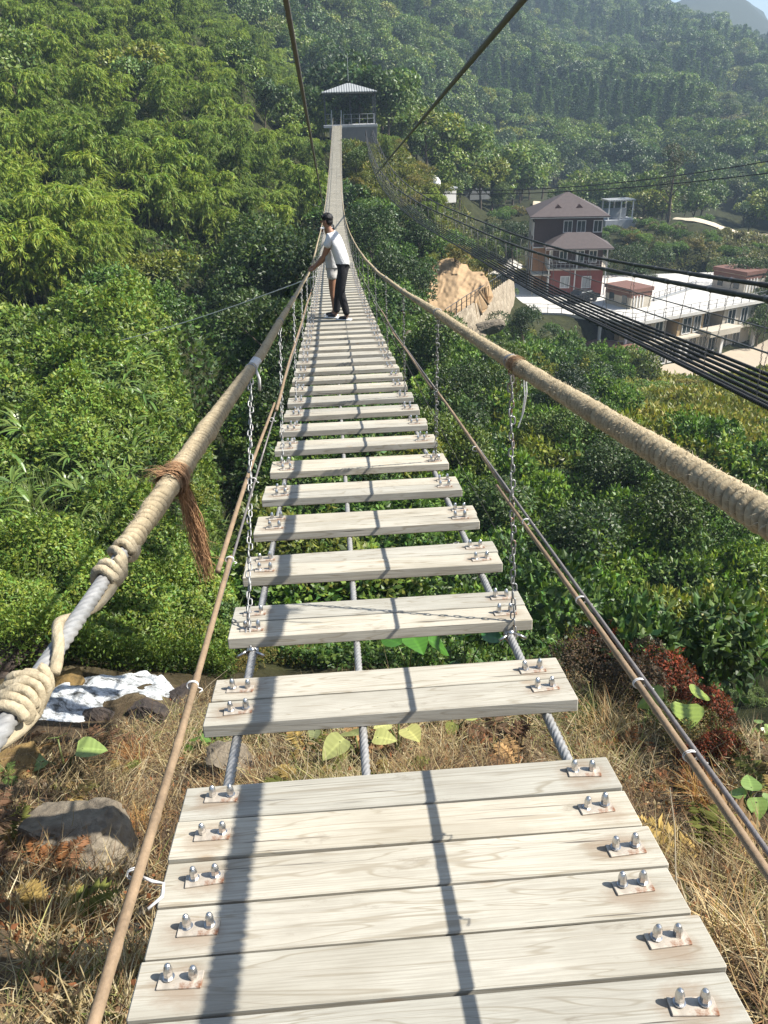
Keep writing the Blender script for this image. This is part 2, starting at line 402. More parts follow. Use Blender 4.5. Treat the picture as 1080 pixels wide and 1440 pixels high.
# ------------------------------------------------------------------ the rope footbridge
M_BOARD = m_wood_deck()
M_CABLE = m_steel('galvanised_wire_rope', (.36, .355, .34), .5, .35)
M_DARKW = m_steel('dark_wire_rope', (.20, .18, .17), .55, .3)
M_BOLT = m_steel('bright_bolt', (.66, .65, .63), .28, .95)
M_PLATE = m_steel('rusty_clamp_plate', (.50, .44, .36), .55, .25, .25)
M_CHAIN = m_steel('galvanised_chain', (.30, .30, .29), .45, .5, .15)
M_ROPE = m_rope('pale_jute_rope', (.36, .30, .20), (.50, .43, .31))
M_ROPEW = m_rope('jute_wrapping', (.36, .30, .20), (.50, .43, .31), groove_shade=True)
M_ROPEB = m_rope('brown_coir_rope', (.27, .17, .09), (.40, .28, .16))
M_FUZZ = m_plain('jute_fibre', (.44, .37, .25), .9, 0, .3, 30, 0)
M_COIR = m_plain('coir_fibre', (.30, .17, .085), .9, 0, .45, 40, 0)
M_BAMBOO = m_plain('dry_bamboo_pole', (.22, .155, .095), .55, 0, .38, 14, .15)
M_TIE = m_plain('white_wire_tie', (.58, .57, .55), .5, .0, .1, 20, 0)

BR = tag(empty('footbridge', (0, 0, 0)), 'long sagging rope footbridge of bleached boards with jute-wrapped handrails, running to the far pavilion', 'footbridge')

def frame(s):
    """position and axes on the deck at distance s"""
    p = np.array([deck_x(s), s, deck_z(s)])
    t = np.array([BOW*(2*s-SPAN), 1.0, -4*SAG/SPAN*(1-2*s/SPAN)]); t /= np.linalg.norm(t)
    x = np.cross(t, [0, 0, 1.0]); x /= np.linalg.norm(x)
    return p, x, t, np.cross(x, t)
def at(s, dx=0.0, dz=0.0):
    p, x, t, n = frame(s); return p + x*dx + n*dz

TH = .042
board_me = MB(); board_me.box((0, 0, -TH/2), (1.05, .1142, TH), bev=.003); board_me = board_me.mesh('board', M_BOARD)
plate_me = MB(); plate_me.box((0, 0, .0022), (.079, .034, .0044), bev=.001); plate_me = plate_me.mesh('clamp_plate', M_PLATE)
bb = MB()
hexp = np.array([(math.cos(R(60*k))*.0098, math.sin(R(60*k))*.0098) for k in range(6)])
bb.lathe([(.011, .0045), (.0125, .0048), (.0125, .0062), (.011, .0065)], seg=14)
bb.prism(hexp, .0066, .0150); bb.prism(hexp*1.0, .0156, .0235)
bb.lathe([(.0095, .0236), (.0088, .028), (.0078, .032), (.0058, .037), (.003, .0395), (.0006, .040)], seg=12)
bb.v = [v*np.array([.88, .88, .86]) for v in bb.v]; bolt_me = bb.mesh('bolt', M_BOLT, smooth=False)

# row of board centres: near platform, then pairs
rows = []
s = 1.329
for k in range(10): rows.append(1.329 - .1195*k)
pairs = []
sp = 1.642
while sp < SPAN-.6:
    pairs.append(sp); sp += .4895
for sp in pairs: rows += [sp+.0585, sp+.1775]
rows_sorted = sorted(rows)
NB = 100
def board_matrix(s, seed):
    rg = random.Random(seed)
    p, x, t, n = frame(s)
    a = rg.uniform(-.007, .007); x2 = x*math.cos(a)+t*math.sin(a); b = rg.uniform(-.012, .012); t2 = np.cross(n, x2); n2 = n*math.cos(b)+x2*math.sin(b)*.4; n2 /= np.linalg.norm(n2); x2 = np.cross(t2, n2)
    m = Matrix.Identity(4)
    off = x*rg.uniform(-.005, .005) + n*rg.uniform(-.0015, .0015)
    for i in range(3):
        m[i][0] = x2[i]; m[i][1] = t2[i]; m[i][2] = n2[i]; m[i][3] = p[i]+off[i]
    return m, 1+rg.uniform(-.008, .008)
far_boards = MB()
bv = np.array([v.co[:] for v in board_me.vertices]); bf = [list(p.vertices) for p in board_me.polygons]
bf4 = np.array([f for f in bf if len(f) == 4]); bf8 = np.array([f for f in bf if len(f) == 8])
for k, s in enumerate(rows_sorted):
    m, sc = board_matrix(s, k)
    if k < NB:
        o = put('board', board_me, BR); o.matrix_world = m @ Matrix.Diagonal((sc, 1, 1, 1))
        o.matrix_parent_inverse = Matrix.Identity(4)
        rg = random.Random(k+500)
        for side, bx in ((-1, -.437), (1, .442)):
            cxo = bx + rg.uniform(-.01, .01); cyo = rg.uniform(-.012, .012); ra = rg.uniform(-.09, .09)
            put('clamp_plate', plate_me, o, (cxo, cyo, 0), (0, 0, ra))
            for q in (-.0215, .0215):
                put('bolt', bolt_me, o, (cxo+q*math.cos(ra), cyo+q*math.sin(ra)+.004, rg.uniform(-.003, .004)), (rg.uniform(-.08, .08), rg.uniform(-.08, .08), rg.uniform(0, 1)))
    else:
        mm = np.array(m); far_boards.add(bv @ mm[:3, :3].T + mm[:3, 3], [bf4, bf8])
tag(far_boards.build('board', M_BOARD, BR), kind='stuff')

# wire ropes under the boards, strands modelled near the camera
def strand_prof(P, seg, lay, strands=6, depth=.24):
    L = np.r_[0, np.cumsum(np.linalg.norm(np.diff(P, axis=0), axis=1))]
    th = np.linspace(0, 2*np.pi, seg, endpoint=False)
    ph = th[None, :] - 2*np.pi*L[:, None]/lay
    return 1 - depth + depth*1.25*np.abs(np.cos(strands/2*ph))**.6
def wire(name, f, s0, s1, rad, near=12, parent=BR, mat=None, lay=.13):
    mat = mat or M_CABLE; m = MB()
    if s0 < near:
        ss = np.arange(s0, min(near, s1)+.001, .0045 if near > 6 else .0035); P = np.array([f(q) for q in ss]); m.tube(P, rad, 26, prof=strand_prof(P, 26, lay))
    if s1 > near:
        ss = np.arange(max(near, s0), s1+.2, .6); P = np.array([f(q) for q in ss]); m.tube(P, rad, 8)
    return m.build(name, mat, parent, smooth=True)
for dx, rr in ((-.437, .0135), (-.085, .0115), (.442, .0135)):
    wire('deck_cable', lambda s, dx=dx, rr=rr: at(s, dx, -TH-rr), -.6, SPAN, rr)
# U-bolts under each clamp would hide behind the boards; the cables carry them

# handrails -------------------------------------------------------------
def railL(s): 
    h = np.interp(s, [0, 2, 3.4, 5, 9, 12.8, 13.6, 20, 98], [.815, .80, .775, .785, .76, .70, .70, .80, .84]); return at(s, np.interp(s, [0, 1, 12, 98], [-.437, -.44, -.44, -.44]), h)
def railR(s):
    h = np.interp(s, [0, 4, 9, 13, 20, 98], [.88, .878, .845, .85, .88, .88]); return at(s, .437, h + .003*math.sin(s*1.9))
def wrapped(m, f, s0, s1, rad, step=.0029, pitch=.0190, seg=22, rough=1.0, seed=0):
    ss = np.arange(s0, s1, step); P = np.array([f(q) for q in ss]); n = len(ss)
    th = np.linspace(0, 2*np.pi, seg, endpoint=False)
    rg = np.random.default_rng(seed)
    ir = np.interp(ss, np.arange(s0, s1+.4, .09), 1+rg.normal(0, .035*rough, len(np.arange(s0, s1+.4, .09))))
    jit = np.interp(ss, np.arange(s0, s1+.2, .03), rg.normal(0, .28*rough, len(np.arange(s0, s1+.2, .03))))
    turns = ss/pitch + jit
    ph = 2*np.pi*turns[:, None] - th[None, :]
    ridge = np.abs(np.cos(ph/2))**.7
    coarse = vnoise(ss[:, None]*60+0*th, th[None, :]*2.2+0*ss[:, None], 1.0)
    prof = (.68 + .36*ridge**.7 + .10*rough*coarse)*ir[:, None]
    r = rad(ss) if callable(rad) else rad
    gv = np.clip(.34+.66*np.clip(ridge*1.25, 0, 1)+.25*coarse, .2, 1).ravel()[:, None]*np.array([1, .97, .92])  # groove shade put into the vertex colour so ridges read under flat sun
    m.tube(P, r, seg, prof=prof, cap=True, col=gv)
def fuzz(m, f, s0, s1, rad, n, ln=(.008, .022), w=.00045, seed=0, lean=(-.2, .2)):
    rg = np.random.default_rng(seed); ss = rg.uniform(s0, s1, n); th = rg.uniform(0, 2*np.pi, n)
    for k in range(n):
        p, x, t, nn = frame(ss[k]); c = f(ss[k])
        d = x*math.cos(th[k]) + nn*math.sin(th[k]); d2 = np.cross(t, d)
        q = rad(ss[k]) if callable(rad) else rad
        b = c + d*q*.95; L = rg.uniform(*ln); dr = d*rg.uniform(.15, .6) + d2*rg.uniform(-.7, .9) + t*rg.uniform(-.8, .8); dr /= np.linalg.norm(dr)
        sd_ = np.cross(dr, d); sd_ /= np.linalg.norm(sd_)+1e-9; tip = b + dr*L - np.array([0, 0, 1])*L*rg.uniform(0, .3)
        mid = b+dr*L*.5
        m.add([b-sd_*w, b+sd_*w, mid+sd_*w*.8, mid-sd_*w*.8, tip], [np.array([(0, 1, 2, 3)]), np.array([(3, 2, 4)])])

# left rail: bare wire rope near the camera, then jute wrapping with one bare gap
HL = wire('handrail_cable', railL, -.6, SPAN-.3, .0098, near=5, lay=.10)
rl = lambda q: np.interp(q, [.92, .95, 1.0, 1.12, 1.25, 1.28, 1.31, 1.38, 1.9, 2.5, 2.93], [.0135, .017, .0185, .0205, .021, .021, .0275, .024, .0235, .0225, .0185])
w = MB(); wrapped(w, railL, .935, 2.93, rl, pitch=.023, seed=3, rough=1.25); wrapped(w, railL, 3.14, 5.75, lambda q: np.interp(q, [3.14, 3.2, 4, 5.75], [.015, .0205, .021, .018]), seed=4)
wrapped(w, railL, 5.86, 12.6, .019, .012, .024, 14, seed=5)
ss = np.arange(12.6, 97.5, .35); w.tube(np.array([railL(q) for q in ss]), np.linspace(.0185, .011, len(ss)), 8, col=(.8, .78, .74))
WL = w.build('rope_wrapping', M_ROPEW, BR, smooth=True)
fz = MB(); fuzz(fz, railL, .96, 5.6, lambda q: float(rl(min(q, 2.8))), 3600, ln=(.004, .011), seed=8)
tag(fz.build('loose_fibre', M_FUZZ, WL), kind='stuff')
def coil(m, f, s0, turns, adv, R0, rr, seed=0, wob=.12, seg=8, per=26):
    rg = random.Random(seed); P = []
    for k in range(int(turns*per)+1):
        a = 2*math.pi*k/per; q = s0 + adv*k/(turns*per); p, x, t, nn = frame(q)
        P.append(f(q) + (x*math.cos(a)+nn*math.sin(a))*R0*(1+wob*math.sin(3.1*a+seed)) )
    L = np.r_[0, np.cumsum(np.linalg.norm(np.diff(P, axis=0), axis=1))]
    m.tube(P, rr, 14, prof=strand_prof(np.array(P), 14, .035, 4, .2))
# loose strand winding round the bare cable, with two fat loops
c = MB()
coil(c, railL, .47, 5.2, .075, .0150, .0056, 1, .06); coil(c, railL, .49, 2.6, .04, .0200, .0048, 5, .12)
coil(c, railL, .80, 2.2, .05, .0155, .0065, 2)
coil(c, railL, .905, 2.0, .03, .0155, .0060, 3)
coil(c, railL, .30, .9, .20, .0150, .0085, 4, .02); coil(c, railL, .555, .95, .25, .0150, .0065, 6, .02); coil(c, railL, .85, .6, .07, .0150, .0065, 7, .02)
c.build('loose_rope_strand', M_ROPE, BR, smooth=True)
# white wire knot in the bare gap
c = MB(); coil(c, railL, 2.95, 8, .19, .0155, .0048, 3)
P = [railL(2.95)+np.array([.012, 0, -.01]), railL(2.94)+np.array([.024, 0, -.05]), railL(2.95)+np.array([.02, 0, -.10])]; WK = c.build('white_wire_knot', M_TIE, BR, smooth=True); c = MB(); c.tube(P, .006, 8); c.build('wire_end', M_TIE, WK, smooth=True)
# coir knot with a hanging frayed tail
kn = MB()
rg = np.random.default_rng(5)
def strip(m, P, w0, w1, side):
    P = np.asarray(P, float); n = len(P); ww = np.linspace(w0, w1, n)[:, None]; side = np.asarray(side, float)
    V = np.concatenate([P-side*ww, P+side*ww]); m.add(V, np.array([(i, i+1, n+i+1, n+i) for i in range(n-1)]))
for k in range(150):
    s0 = 1.30 + rg.normal(0, .018); R0 = rg.uniform(.024, .034); a0 = rg.uniform(0, 6.28); a1 = a0 + rg.uniform(2.5, 6)
    P = []
    for a in np.linspace(a0, a1, 12):
        p, x, t, nn = frame(s0); P.append(railL(s0+.02*math.sin(a+k)) + (x*math.cos(a)+nn*math.sin(a))*R0)
    strip(kn, P, .0012, .0009, frame(s0)[2])
for k in range(90):      # fibres sticking out on the far side of the knot
    s0 = 1.275 + rg.normal(0, .012); p, x, t, nn = frame(s0); c0 = railL(s0) + nn*.024 - x*.006
    d = -x*rg.uniform(.5, 1.0) + nn*rg.uniform(-.5, .35) + t*rg.uniform(-.6, .2); d /= np.linalg.norm(d); L = rg.uniform(.025, .05)
    strip(kn, [c0, c0+d*L*.5, c0+d*L-np.array([0, 0, .010])], .0009, .0003, t)
KN = kn.build('coir_knot', M_COIR, BR)
tl = MB()
tb = railL(1.29) + np.array([.018, .0, -.012])
for k in range(420):
    L = .215*rg.uniform(.45, 1.06); ox, oy = rg.normal(0, .0036, 2); sp_ = rg.uniform(.1, 1.0)
    P = []
    for q in np.linspace(0, 1, 9):
        P.append(tb + np.array([ox*(1+sp_*q*1.2) + .022*q + .006*math.sin(6*q+k), oy*(1+sp_*q*1.2) + .004*math.sin(5*q+2*k), -L*q]))
    th = rg.uniform(0, 3.14); strip(tl, P, .0010, .0004, (math.cos(th), math.sin(th), 0))
for k in range(26):
    d = np.array([rg.uniform(-.2, .9), rg.uniform(-.6, .6), -rg.uniform(.2, 1)]); q0 = tb + np.array([.02*rg.uniform(0, 1), 0, -.23*rg.uniform(.5, .95)]); L = rg.uniform(.03, .07)
    strip(tl, [q0, q0+d*L*.6, q0+d*L+np.array([0, 0, -.006])], .0006, .0003, (0, 1, 0))
tl.build('frayed_tail', M_COIR, KN)

# right rail: jute all along, hairy
HR = wire('handrail_cable', railR, -.6, SPAN-.3, .0098, near=-1, lay=.10)
w = MB(); rr_ = lambda q: np.interp(q, [.2, 1.2, 1.9, 2.05, 2.15, 2.4, 4, 8], [.0225, .0225, .022, .0235, .0205, .0205, .019, .018])
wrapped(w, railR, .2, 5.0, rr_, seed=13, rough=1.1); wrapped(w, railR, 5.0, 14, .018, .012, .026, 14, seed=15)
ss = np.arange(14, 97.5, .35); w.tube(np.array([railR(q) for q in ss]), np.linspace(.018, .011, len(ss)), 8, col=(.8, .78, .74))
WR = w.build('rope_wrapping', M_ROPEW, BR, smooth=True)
fz = MB(); fuzz(fz, railR, .5, 4.5, rr_, 9000, ln=(.005, .016), seed=9)
tag(fz.build('loose_fibre', M_FUZZ, WR), kind='stuff')
kn = MB()
for k in range(110):
    s0 = 2.07 + rg.normal(0, .022); R0 = rg.uniform(.022, .030); a0 = rg.uniform(0, 6.28); a1 = a0 + rg.uniform(2.5, 6); P = []
    for a in np.linspace(a0, a1, 10):
        p, x, t, nn = frame(s0); P.append(railR(s0+.015*math.sin(a+k)) + (x*math.cos(a)+nn*math.sin(a))*R0)
    strip(kn, P, .0012, .0009, frame(s0)[2])
for k in range(60):
    b0 = railR(2.10) + np.array([rg.normal(.0, .012), rg.normal(0, .02), -.018]); L = rg.uniform(.03, .09); strip(kn, [b0, b0+np.array([.004, 0, -L*.5]), b0+np.array([rg.normal(0, .01), 0, -L])], .0009, .0004, (0, 1, 0))
KR = kn.build('coir_knot', M_COIR, BR)
c = MB(); b0 = railR(2.02); c.tube([b0+np.array([.012, 0, -.02]), b0+np.array([.016, -.01, -.07]), b0+np.array([.010, -.01, -.13]), b0+np.array([-.004, -.01, -.18])], .0022, 6)
c.tube([b0+np.array([.006, 0, -.02]), b0+np.array([.010, -.012, -.08]), b0+np.array([.006, -.01, -.14])], .0018, 6); c.build('hanging_wire_end', M_TIE, KR)

# hanger chains -----------------------------------------------------------
def link_tpl(L=.031, Wd=.0195, r=.0029, nc=16, seg=7):
    th = np.linspace(0, 2*np.pi, nc, endpoint=False); a = Wd/2-r; h = L/2-Wd/2
    P = np.stack([a*np.cos(th), np.zeros(nc), a*np.sin(th)+h*np.sign(np.sin(th)+1e-9)], -1)
    T = np.roll(P, -1, 0)-np.roll(P, 1, 0); T /= np.linalg.norm(T, axis=1)[:, None]; A = np.array([0, 1.0, 0]); B = np.cross(T, A)
    ph = np.linspace(0, 2*np.pi, seg, endpoint=False)
    V = (P[:, None]+r*(np.cos(ph)[None, :, None]*A+np.sin(ph)[None, :, None]*B[:, None])).reshape(-1, 3)
    i = np.arange(nc)[:, None]; j = np.arange(seg)[None]
    F = np.stack([i*seg+j, i*seg+(j+1) % seg, ((i+1) % nc)*seg+(j+1) % seg, ((i+1) % nc)*seg+j], -1).reshape(-1, 4)
    return V, F
LK = link_tpl(); LK2 = link_tpl(.034, .022, .0034, 8, 4)
def chain(m, P0, P1, tpl=LK, pitch=.0253, sway=.004, sag=0.0):
    P0 = np.array(P0); P1 = np.array(P1); L = np.linalg.norm(P1-P0); n = max(2, int(L/pitch)); d = (P1-P0)/L
    x = np.cross(d, [0, 1.0, .01]); x /= np.linalg.norm(x); y = np.cross(d, x)
    for k in range(n):
        q = (k+.5)/n; a = (math.pi/2)*(k % 2) + .5*math.sin(k*1.7) + .4
        c = P0+(P1-P0)*q + x*sway*math.sin(k*2.3) - np.array([0, 0, 1])*sag*4*q*(1-q)
        if sag:
            dd = (P1-P0)/L - np.array([0, 0, 1])*sag*4*(1-2*q)/L; dd /= np.linalg.norm(dd)
        else: dd = d
        xx = x*math.cos(a)+y*math.sin(a); xx -= dd*(xx@dd); xx /= np.linalg.norm(xx); yy = np.cross(dd, xx)
        Mx = np.stack([xx, yy, dd], 1)
        m.add(tpl[0] @ Mx.T + c, tpl[1])
hang = [2.19+1.958*k for k in range(0, 49)]
for k, s in enumerate(hang):
    for side, f, dx in ((-1, railL, -.440), (1, railR, .445)):
        if s > SPAN-2: continue
        ts = s + ((.68 if k == 0 else .62) if side < 0 else (-.03 if k == 0 else -.30)); m = MB(); top = f(ts) - np.array([0, 0, .016]); bot = at(s-.0, dx, .004 if k else -.035)
        bot = at(s+(.02 if k else -.06), dx+.012*side, -TH-.004)
        if s < 16: chain(m, top, bot)
        elif s < 34: chain(m, top, bot, LK2, .029)
        else: m.tube([top, bot], .008, 4)
        # turn round the handrail and shackle on the deck cable
        if s < 16:
            for q in range(3):
                P = [f(ts+.006*q-.006) + .0215*(frame(s)[1]*math.cos(a)+frame(s)[3]*math.sin(a)) for a in np.linspace(0, 2*math.pi, 15)]
                m.tube(P, .0028, 6, cap=False)
        h = m.build('hanger_chain', M_CHAIN, BR, smooth=True)
        if s < 16:
            m = MB(); c0 = at(s-.055 if k == 0 else s+.02, dx, -TH-.0135)
            for q in range(3):
                P = [c0 + frame(s)[2]*(.011*q-.011+.004*math.sin(a)) + .0185*(frame(s)[1]*math.cos(a)+frame(s)[3]*math.sin(a)) for a in np.linspace(0, 2*math.pi, 13)]
                m.tube(P, .0034, 6, cap=False)
            m.tube([c0+frame(s)[1]*side*.02+np.array([0, -.012, .01]), c0+frame(s)[1]*side*.052+np.array([0, -.02, -.006])], .0055, 8)
            m.tube([c0-frame(s)[1]*side*.016+np.array([0, -.02, .012]), c0-frame(s)[1]*side*.042+np.array([0, -.03, .0])], .0055, 8)
            m.sphere(c0+np.array([0, -.014, .016]), (.013, .010, .012), 8, 6)
            m.build('shackle', M_BOLT, h, smooth=True)
m = MB(); p0 = at(3.02, -.06, -.075); p1 = at(3.02, .41, -.068); chain(m, p0, p1, sag=.03); m.build('cross_chain', M_CHAIN, BR, smooth=True)

# bamboo poles lashed along a thin wire at half height -----------------------
def poleL(s): return at(s, -.437 - .0*s, np.interp(s, [0, .6, 1, 1.64, 2.8, 4.6, 8, 98], [.36, .38, .38, .395, .415, .43, .42, .42]))
def poleR(s): return at(s, .440, np.interp(s, [0, .7, 1.34, 1.9, 2.3, 3.6, 7, 98], [.40, .415, .42, .425, .43, .435, .42, .42]))
def bamboo(s0, s1, f, off, r, seed):
    rg = random.Random(seed); ss = np.arange(s0, s1, .012); P = np.array([f(q)+np.array(off)+np.array([.006*math.sin(q*1.3+seed), 0, .006*math.sin(q*2.1+seed)]) for q in ss])
    nd = np.cumsum([rg.uniform(.17, .27) for _ in range(60)])+s0
    prof = np.ones(len(ss))
    for q in nd: prof += .16*np.exp(-((ss-q)/.008)**2) - .05*np.exp(-((ss-q-.02)/.01)**2)
    tap = np.linspace(1.05, .82, len(ss))
    m = MB(); m.tube(P, r*.70*prof*tap, 12); return m.build('bamboo_pole', M_BAMBOO, BR, smooth=True)
def tie(s, f, off, r, long=False):
    m = MB(); p, x, t, nn = frame(s)
    for q in range(2):
        P = [f(s+.004*q)+np.array(off) + r*(x*math.cos(a)+nn*math.sin(a)*.8) for a in np.linspace(0, 2*math.pi, 13)]; m.tube(P, .0012, 6, cap=False)
    b0 = f(s)+np.array(off)+x*r*.8-nn*r*.4; L = .05 if long else .016
    m.tube([b0, b0+x*L*.35-t*L*.2, b0+x*L*.6-nn*L*.3, b0+x*L*.75-t*L*.8, b0+x*L*.4-t*L*1.1-nn*L*.1], .0024 if long else .0014, 6)
    return m.build('wire_tie', M_TIE, BR, smooth=True)
for (a, b_, f, off, r, sd_) in ((.15, 1.9, poleL, (0, 0, 0), .0118, 1), (1.78, 4.0, poleL, (-.018, 0, .004), .0108, 2), (3.8, 6.4, poleL, (.004, 0, .010), .012, 3), (6.2, 9.2, poleL, (-.01, 0, 0), .012, 4), (9, 12.4, poleL, (0, 0, 0.01), .012, 5),
                           (.25, 2.35, poleR, (-.006, 0, -.004), .0098, 6), (2.25, 4.4, poleR, (.016, 0, .002), .0105, 7), (4.2, 7, poleR, (0, 0, 0), .011, 8), (6.8, 9.8, poleR, (.01, 0, 0), .012, 9)):
    bamboo(a, b_, f, off, r, sd_)
wire('side_wire', mat=M_DARKW, f=lambda s: poleL(s)+np.array([.002, 0, -.012]), s0=-.3, s1=SPAN-1, rad=.0040, near=3, lay=.05)
wire('side_wire', mat=M_DARKW, f=lambda s: poleR(s)+np.array([.0135, 0, .006]), s0=-.3, s1=SPAN-1, rad=.0043, near=4, lay=.05)
for s in (.72, 1.22, 1.86, 2.6, 3.6): tie(s, poleL, (-.001, 0, -.002), .0118, s == .72)
for s in (.84, 1.06, 1.42, 1.95, 2.8, 4.0): tie(s, poleR, (.004, 0, 0), .0125)
# ------------------------------------------------------------------ second crossing: beaded cables
M_BLACK = m_plain('black_rubber_cable', (.018, .017, .016), .55, 0, .4, 60, .2)
M_DCABLE = m_plain('dark_sleeved_cable', (.035, .032, .028), .6, 0, .4, 30, .2)
M_GREYC = m_plain('grey_chain', (.13, .125, .12), .5, .5, .3, 40, .1)
LC = np.array([(3.35, 97.6, -1.0), (3.4, 88.1, -2.6), (3.6, 79, -3.7), (3.8, 71, -4.5), (4.3, 62.1, -5.0), (5.3, 51.4, -5.3), (6.3, 40.5, -5.1), (6.5, 30.3, -4.6), (6.35, 22.4, -3.95), (6.0, 15.6, -3.1), (5.7, 11.7, -2.6), (5.45, 9.6, -2.3), (4.6, 3.0, -1.3), (4.3, 0, -.8)])
_t = np.r_[0, np.cumsum(np.linalg.norm(np.diff(LC, axis=0), axis=1))]
def _smooth(t):
    w_ = np.exp(-((np.asarray(t)[:, None]-np.linspace(_t[0], _t[-1], 300)[None])/5.0)**2); base = np.stack([np.interp(np.linspace(_t[0], _t[-1], 300), _t, LC[:, k]) for k in range(3)], 1)
    return (w_ @ base)/w_.sum(1)[:, None] + np.array([0, 0, .12])
CR = tag(empty('cable_crossing', (3.35, 97.6, -1.0)), 'hanging crossing of bare black beaded cables with two handrails, right of the boarded footbridge', 'cable bridge')
CR.location = (0, 0, 0)
def cross_path(dx, dz, step=.5):
    t = np.arange(_t[0], _t[-1], step); P = _smooth(t); n = len(t)
    T = np.gradient(P, axis=0); X = np.cross(T, [0, 0, 1.0]); X /= np.linalg.norm(X, axis=1)[:, None]
    X = np.where(X[:, :1] < 0, -X, X)
    f = np.clip(np.minimum(t/6+.15, 1), 0, 1)[:, None] if dz > .3 else 1
    return P + X*dx*np.clip(t/30+.55, 0, 1)[:, None] + np.array([0, 0, dz])*f
def beaded(m, P, r):
    L = np.r_[0, np.cumsum(np.linalg.norm(np.diff(P, axis=0), axis=1))]
    t = np.arange(0, L[-1], .0075); Q = np.stack([np.interp(t, L, P[:, k]) for k in range(3)], 1)
    prof = (.58 + .42*np.abs(np.sin(np.pi*t/.060))**.6)[:, None]*np.ones((1, 7)); m.tube(Q, r, 7, prof=prof)
for dx in (-.47, -.39, -.24, -.08, .10, .28, .46):
    P = cross_path(dx, 0); m = MB()
    k = np.searchsorted(-P[:, 1], -34)           # beads are only resolvable on the nearer part
    beaded(m, P[k:], .031)
    if k > 1: m.tube(P[:k+1], .027, 6)
    m.build('beaded_cable', M_BLACK, CR, smooth=True)
HRP = {}
for sgn in (-1, 1):
    P = cross_path(.52*sgn, 1.22); HRP[sgn] = P; m = MB()
    L = np.arange(len(P))*.5; t = np.arange(0, L[-1], .05); Q = np.stack([np.interp(t, L, P[:, k]) for k in range(3)], 1)
    prof = (1+.16*(np.sin(t*2.1+sgn) > .55)+.05*np.sin(t*9))[:, None]*np.ones((1, 8)); m.tube(Q, .036, 8, prof=prof); m.build('handrail_cable', M_DCABLE, CR, smooth=True)
    P = cross_path(.50*sgn, .62); m = MB(); m.tube(P, .012, 6); m.build('middle_wire', M_GREYC, CR, smooth=True)
for i, tt in enumerate(np.arange(4, _t[-1]-1, 1.9)):
    for sgn in (-1, 1):
        j = int(tt/.5); top = HRP[sgn][j]; bot = cross_path(.42*sgn, 0)[j]
        m = MB()
        if top[1] < 26: chain(m, top, bot, LK2, .030)
        else: m.tube([top, bot], .010, 5)
        m.tube([top+np.array([0, -.05, .0]), top+np.array([0, .05, 0])], .042, 7)
        m.build('hanger_chain', M_GREYC, CR, smooth=True)

# ------------------------------------------------------------------ stays running down over the camera
def cable_between(name, A, B, r, sag, mat, label, cat, group=None, n=80, lay=.12, twist=False, A0=None):
    A = np.array(A, float); B = np.array(B, float); q = np.linspace(0, 1, n)[:, None]
    P = A+(B-A)*q - np.array([0, 0, 1])*sag*4*q*(1-q); m = MB(); m.tube(P, r, 12)
    return tag(m.build(name, mat, smooth=True), label, cat, group)
M_STAY = m_steel('weathered_stay_cable', (.15, .14, .125), .65, .25)
a0 = back(402, 0, 4.2); a1 = at(37, -.44, .80)
cable_between('stay_cable', a0+(a0-a1)*.12, a1, .0145, .0, M_STAY, 'grey steel stay cable slanting down from above onto the left handrail of the boarded footbridge', 'cable')
a0 = back(735, 0, 8.0); g1 = back(522, 253, 80)
cable_between('stay_cable', a0+(a0-g1)*.10, g1, .034, .0, M_STAY, 'grey steel stay cable slanting down to the bushes between the footbridge and the cable crossing', 'cable')
for (pa, pb, sg, lab) in (((640, 267), (1180, 208), .9, 'upper of two thin black power lines crossing the valley above the hotel'), ((560, 270), (1180, 230), .9, 'lower of two thin black power lines crossing the valley above the hotel')):
    A = back(*pa, 92); B = back(*pb, 70); cable_between('power_line', A, B, .045, sg, M_BLACK, lab, 'power line', 'power lines across the valley')
# guy wire to the left bank
A = at(15.5, -.437, .40); B = back(130, 490, 27.5); B[2] = ground1(B[0], B[1])
cable_between('guy_wire', A, B, .011, .12, M_TIE, 'thin pale guy wire running from the footbridge to the green slope on the left', 'wire')
B = back(860, 800, 14); B[2] = ground1(B[0], B[1])
cable_between('guy_wire', at(10.5, .44, .40), B, .005, .15, M_GREYC, 'thin dark guy wire running from the footbridge down into the shrubs on the right', 'wire')

# ------------------------------------------------------------------ pavilion at the far end
M_CONC = m_plain('grey_concrete', (.30, .31, .32), .85, 0, .2, 1.5, .3)
M_ABUT = m_plain('dark_grey_concrete', (.10, .105, .11), .85, 0, .25, 1.2, .3)
M_PALECONC = m_plain('pale_concrete', (.62, .60, .56), .85, 0, .12, .8, .2)
M_DARKSTEEL = m_plain('dark_steel_post', (.06, .065, .07), .5, .3, .2, 8, .05)
M_GALV = m_plain('grey_painted_rail', (.35, .36, .36), .5, .4, .2, 8, .05)
def m_sheet():
    t = NT('ribbed_grey_roof'); co = t.coord('Object'); w_ = t.n('ShaderNodeTexWave', wave_type='BANDS', bands_direction='X'); w_.inputs['Scale'].default_value = 1.1
    t.l(co, w_.inputs['Vector']); n = t.noise(co, 2, 5, .6)
    c = t.ramp(t.mix(.3, w_.outputs['Fac'], n), [(.15, (.15, .155, .155)), (.5, (.29, .30, .29)), (.9, (.38, .385, .37))])
    return t.done(t.pbr(c, .5, .2, t.bump(w_.outputs['Fac'], .6, .05), .4))
M_ROOFG = m_sheet()
px0 = deck_x(SPAN)
PV = tag(empty('pavilion', (px0+1.5, 100.5, deck_z(SPAN))), 'small open pavilion with a ribbed grey hip roof on thin posts where the footbridge ends', 'pavilion')
m = MB(); m.box((0, 1.4, -.18), (6.2, 6.0, .30), bev=.03); m.build('floor_slab', M_CONC, PV)
m = MB(); m.box((.3, -1.25, -1.4), (5.5, .7, 2.1), bev=.03); m.build('abutment', M_ABUT, PV)
